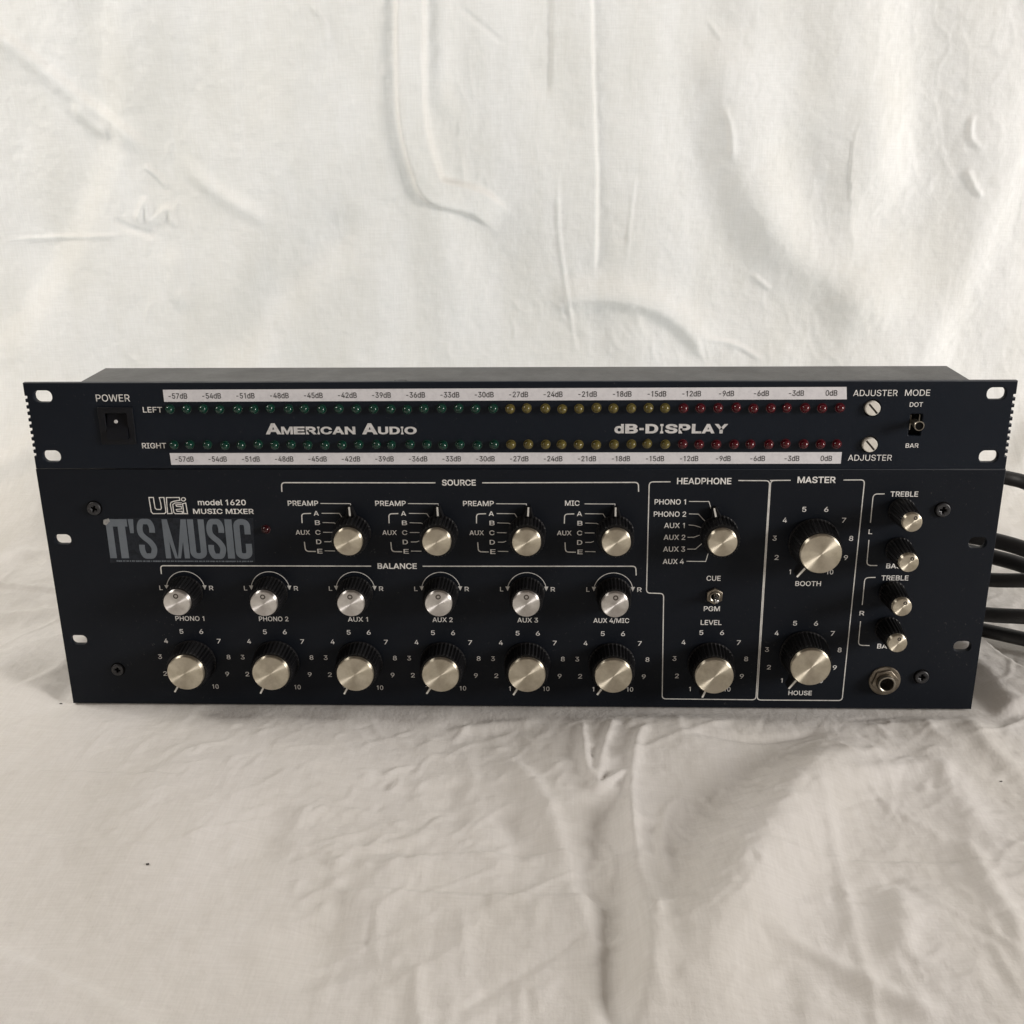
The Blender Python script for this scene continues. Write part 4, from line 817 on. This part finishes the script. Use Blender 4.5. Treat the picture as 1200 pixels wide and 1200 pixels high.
a, b_ = sx(991), sx(1113); zz = [(b_ - t / 2, ZB + .62 * (ZT - ZB)), (b_ - t / 2, ZT - t / 2 + .2), (a + t / 2, ZT - t / 2 + .2), (a + t / 2, ZB + t / 2 - .2), (b_ - t / 2, ZB + t / 2 - .2), (b_ - t / 2, ZB + .38 * (ZT - ZB))]
mb.ribbon(rounded(zz, 3.6, 7), t, hs, th=.02)
link("sticker_lettering", mb.mesh("sticker_lettering", M['sticker_ink'], None, True), sk)
mb = MB(); mb.prism([(sx(42), ZT - 2.6), (sx(60), ZT - 3.2), (sx(92), ZT - 1.2), (sx(84), ZT + .5), (sx(46), ZT - .3)], TH + .2, TH + .5)
link("peeled_corner", mb.mesh("peeled_corner", M['sticker_worn'], None, True), sk)
mb = MB(); xx = sx(100)
while xx < sx(1105):
    w_ = rng.uniform(.35, 1.1); bar(xx, xx + w_, ZB - 1.9 + rng.uniform(-.08, .08), ZB - 1.25, mb); xx += w_ + rng.choice([.12, .15, .5])
link("sticker_fine_print", mb.mesh("sticker_fine_print", M['sticker_ink'], None, True), sk)

# printing on the mixer -----------------------------------------------
T = MB(); Ln = MB(); h = TH + .05
def P(l, r=0, w=.42, m_=Ln, hh=None, pre=False):
    q = l if pre else [pt(*p) for p in l]
    if r: q = rounded(q, r)
    m_.ribbon(q, w, hh or h)
# logo, outline letters
lg = MB()
def lgp(v): return pt(170 + v[0] / 20, 572 + v[1] / 20)
for k, (poly, cl) in enumerate([([(140, 172), (245, 172), (262, 290), (285, 420), (320, 452), (415, 452), (432, 420), (412, 290), (382, 175), (490, 172), (515, 340), (538, 515), (505, 548), (235, 550), (195, 510), (165, 330)], True),
                   ([(548, 175), (848, 172), (862, 240), (730, 258), (655, 285), (640, 340), (662, 450), (682, 545), (578, 550), (562, 380)], True),
                   ([(905, 298), (745, 300), (697, 335), (708, 440), (722, 520), (755, 550), (925, 550), (915, 497), (795, 492), (778, 452), (905, 438), (895, 385), (785, 380), (768, 345), (905, 338)], False),
                   ([(925, 318), (1000, 300), (1022, 430), (1042, 550), (955, 550), (940, 430)], True),
                   ([(945 + 48 * math.cos(a_ * math.pi / 7), 215 + 40 * math.sin(a_ * math.pi / 7)) for a_ in range(14)], True)]):
    lg.ribbon([lgp(v) for v in poly], .46, h + .012 * k, closed=cl)
link("maker_logo", lg.mesh("maker_logo", M['ink'], None, True), MX)
textpx(T, "model 1620", 234, 290, 586.4, 3.0, h=h, bold=0.0150); textpx(T, "MUSIC MIXER", 228.5, 299.3, 596.8, 2.75, h=h, bold=0.0150)
# source block
P([(332, 574), (331.5, 563.3), (511, 563.5)], 1.8, .55); P([(565.5, 563.5), (747.5, 563), (747.8, 574)], 1.8, .55)
textpx(T, "SOURCE", 518.5, 558, 563.3, 3.1, h=h, bold=0.0175)
for k in range(4):
    dx = 44.5 * k
    def D(l, r=0, w=.36):
        P([(pt(*p)[0] + dx, pt(*p)[1]) for p in l], r, w, pre=True)
    def TX(t, a, b_, y, cap, bo=.010):
        p = pt(a, y); q = pt(b_, y); text(T, t, p[0] + dx, q[0] + dx, p[1], cap, h=h, bold=bo)
    if k < 3: TX("PREAMP", 338.8, 374.3, 587.3, 2.75)
    else:
        text(T, "MIC", pt(662, 587)[0], pt(679, 587)[0], pt(670, 587.2)[1], 2.75, h=h, bold=0.0100)
    D([(377, 587.6), (411.8, 587.8), (412.5, 592.5)])
    for t_, a, y in (("A", 369, 599), ("B", 370.5, 610), ("C", 371, 621.3), ("D", 372, 632.3), ("E", 373.3, 643.2)): TX(t_, a, a + 6, y, 2.5)
    TX("AUX", 348, 364.8, 621.3, 2.5)
    D([(378.3, 599), (399, 599.2), (403, 605)]); D([(379.5, 609.8), (392.5, 610.2), (395.5, 611.4)]); D([(380, 621.2), (391, 621.3)]); D([(381.5, 632.2), (388, 632.2), (391, 631)]); D([(382, 642.8), (394, 643)])
    D([(366, 599.2), (355, 599.5), (355.6, 610.5)], 1.6, .5); D([(358.2, 632.3), (359.6, 643.4), (371.5, 643.6)], 1.8, .5)
# balance block
P([(191.5, 670), (190.5, 660.2), (436, 660.7)], 1.6, .55); P([(496, 660.8), (744.5, 660.8), (745, 671.5)], 1.8, .55)
textpx(T, "BALANCE", 443.5, 489.3, 660.6, 3.1, h=h, bold=0.0175)
names = ["PHONO 1", "PHONO 2", "AUX 1", "AUX 2", "AUX 3", "AUX 4/MIC"]; wid = [15.4, 15.6, 10.6, 10.6, 10.8, 18.6]
for k, x in enumerate(CX):
    z = 66.8; Ln.ribbon(arc(x, z + 1.0, 10.1, 10, 170, 22, ry=10.2), .34, h)
    for s_, o_ in ((1, .9), (-1, .9)):
        ax, az = x + s_ * 10.0, z + 2.4
        if k >= 0: Ln.prism([(ax - 1.1, az + 1.0), (ax, az - 1.5), (ax + 1.1, az + 1.0)], h - .02, h + .02)
    text(T, "L", x - 13.9, x - 12.2, z + 1.9, 2.5, h=h, bold=0.0075); text(T, "R", x + 12.3, x + 14.6, z + 1.9, 2.5, h=h, bold=0.0075)
    text(T, names[k], x - wid[k] / 2 + .3 + (-1 if k == 5 else 0), x + wid[k] / 2 + .3 + (-1 if k == 5 else 0), 51.2, 2.65, h=h, bold=0.0090)
def ringnum(cx, cz, R=19.2, th=33.0, cap=2.6, skip=()):
    for n_ in range(1, 11):
        if n_ in skip: continue
        a_ = math.radians((n_ - 5.5) * th); rr = R; X = cx + rr * math.sin(a_); Z = cz + rr * 0.965 * math.cos(a_)
        wn = 3.4 if n_ == 10 else (0.9 if n_ == 1 else 2.05)
        text(T, str(n_), X - wn / 2, X + wn / 2, Z, cap, h=h, bold=0.0060)
for x in CX: ringnum(x + .3, 26.4, 18.65)
ringnum(102.1, 27.1, 18.9)
ringnum(150.2, 94.8, 19.3); ringnum(150.2, 32.6, 19.0)
# headphone block
textpx(T, "HEADPHONE", 792.6, 856, 561.4, 3.3, h=h, bold=0.0150); textpx(T, "MASTER", 933, 977.6, 560, 3.3, h=h, bold=0.0175)
P([(785, 562.3), (760.2, 562.4), (757, 692), (777, 692.6), (775.3, 815.5), (884.5, 816.6), (900.6, 561), (864, 560.8)], 2.0, .5)
P([(925, 560.5), (900.9, 560.7)], 0, .5, hh=h + .02)
P([(925, 560.5), (901.8, 560.7), (886.0, 816.8), (985, 817.4), (1011.2, 560), (986.5, 560.2)], 2.0, .5, hh=h + .04)
for t_, a, b_, y in (("PHONO 1", 766.4, 803, 585.7), ("PHONO 2", 765.5, 803.2, 600), ("AUX 1", 777.5, 801.6, 613.2), ("AUX 2", 777, 802.2, 627), ("AUX 3", 776.4, 802, 640.8), ("AUX 4", 776, 800.6, 655.2)): textpx(T, t_, a, b_, y, 2.75, h=h, bold=0.0090)
for l in ([(806.5, 585.2), (829.8, 585.3), (833, 596)], [(806.5, 599.7), (817.5, 600), (825, 608)], [(806, 612.6), (813, 613.2), (821, 615.8)], [(804.8, 627), (812, 627), (820, 624.2)], [(804.5, 640.8), (814, 640.8), (821.5, 634.5)], [(803.8, 655), (826, 655.2), (828.8, 646)]): P(l, 0, .34)
textpx(T, "CUE", 827, 843.5, 674.8, 2.75, h=h, bold=0.0100); textpx(T, "PGM", 823.8, 842.6, 710.3, 2.75, h=h, bold=0.0100); textpx(T, "LEVEL", 820.2, 844.6, 726.4, 2.75, h=h, bold=0.0100)
textpx(T, "BOOTH", 930.5, 960.4, 681, 2.65, h=h, bold=0.0090); textpx(T, "HOUSE", 922.5, 949.8, 808.6, 2.65, h=h, bold=0.0090)
# tone block
P([(1034.5, 576.4), (1021.3, 576.5), (1018, 610)], 2.2, .45); P([(1016.3, 630), (1013.6, 659.8), (1026, 660)], 2.2, .45)
P([(1024, 673.8), (1011.5, 674), (1008.5, 706)], 2.2, .45); P([(1006.5, 725), (1003.8, 753), (1017, 753.3)], 2.2, .45)
textpx(T, "TREBLE", 1041.4, 1073.6, 576.6, 2.75, h=h, bold=0.0125); textpx(T, "BASS", 1036.5, 1059.5, 660.4, 2.7, h=h, bold=0.0100)
textpx(T, "TREBLE", 1030.8, 1062.4, 674.4, 2.75, h=h, bold=0.0125); textpx(T, "BASS", 1026, 1049, 754, 2.7, h=h, bold=0.0100)
textpx(T, "L", 1015.8, 1020.2, 620.5, 2.5, h=h, bold=0.0075); textpx(T, "R", 1005.3, 1011, 715.5, 2.5, h=h, bold=0.0075)
link("printed_lettering", T.mesh("printed_lettering", M['ink'], None, True), MX)["kind"] = "stuff"
link("printed_rules", Ln.mesh("printed_rules", M['ink_line'], None, True), MX)["kind"] = "stuff"

# ================================================================== cables at the right
def cable(name, label, pts, r):
    """pts: (px, py, depth y) measured along the visible run, then real mm points for the hidden end"""
    vis = [p for p in pts if len(p) == 3]; a_, b_ = pt(*vis[0]), pt(*vis[1]); sl = (a_[1] - b_[1]) / (b_[0] - a_[0] + 1e-6) * 0.6
    za = max(5.0, a_[1] + (a_[1] - b_[1]) * 0.8); zb = max(5.2, za + 2)
    P_ = [(120, 224, zb + 6), (198, 220, zb + 5), (224, 185, zb + 3), (236, 130, zb + 1), (a_[0] - 24, vis[0][2] + 16, za)]
    for p in vis:
        if len(p) == 4: P_.append(tuple(p[:3]))
        else: x, z = pt(p[0], p[1], p[2]); P_.append((x, p[2], z))
    Q = [Vector(p) for p in P_]; o = []
    for i in range(len(Q) - 1):
        p0, p1, p2, p3 = Q[max(i - 1, 0)], Q[i], Q[i + 1], Q[min(i + 2, len(Q) - 1)]
        for j in range(10):
            t = j / 10; o.append(0.5 * (2 * p1 + (p2 - p0) * t + (2 * p0 - 5 * p1 + 4 * p2 - p3) * t * t + (3 * p1 - p0 - 3 * p2 + p3) * t ** 3))
    o.append(Q[-1]); m_ = MB(); m_.tube([tuple(q) for q in o], r * 1.3, 20)
    ob = link(name, m_.mesh(name, M['rubber'], 60)); ob['label'] = label; ob['category'] = "cable"; ob['group'] = "black cables leaving the back of the mixer"
    return ob
cable("audio_cable", "highest black cable, arching out just under the level meter's corner", [(120, 214, 124, 0), (205, 206, 124, 0), (224, 150, 123, 0), (1180, 560, 75), (1208, 568, 66), (1260, 592, 56), (1360, 660, 40)], 3.1)
cable("audio_cable", "second black cable from the top, thick, crossing behind the upper right rack hole", [(120, 214, 100, 0), (203, 205, 100, 0), (224, 150, 98, 0), (1172, 635, 75), (1205, 645, 66), (1260, 665, 55), (1360, 720, 40)], 3.5)
cable("audio_cable", "third black cable from the top, close under the second one", [(120, 230, 90, 0), (203, 222, 90, 0), (226, 165, 89, 0), (1165, 653, 92), (1205, 665, 80), (1260, 690, 70), (1360, 760, 50)], 3.5)
cable("audio_cable", "fourth black cable from the top, running level with clear cloth above and below", [(120, 214, 72, 0), (203, 205, 72, 0), (224, 145, 72, 0), (1160, 679.5, 70), (1205, 680.5, 60), (1260, 684, 50), (1360, 700, 40)], 3.2)
cable("audio_cable", "fifth black cable from the top, level, just above the lowest one", [(120, 214, 46, 0), (203, 205, 46, 0), (224, 145, 47, 0), (1155, 720, 72), (1205, 723, 62), (1260, 728, 55), (1360, 745, 40)], 3.4)
cable("audio_cable", "lowest black cable, sloping down to the right over the cloth fold", [(120, 230, 34, 0), (203, 222, 34, 0), (226, 160, 35, 0), (1150, 738, 84), (1205, 750, 66), (1260, 762, 56), (1360, 785, 40)], 3.3)
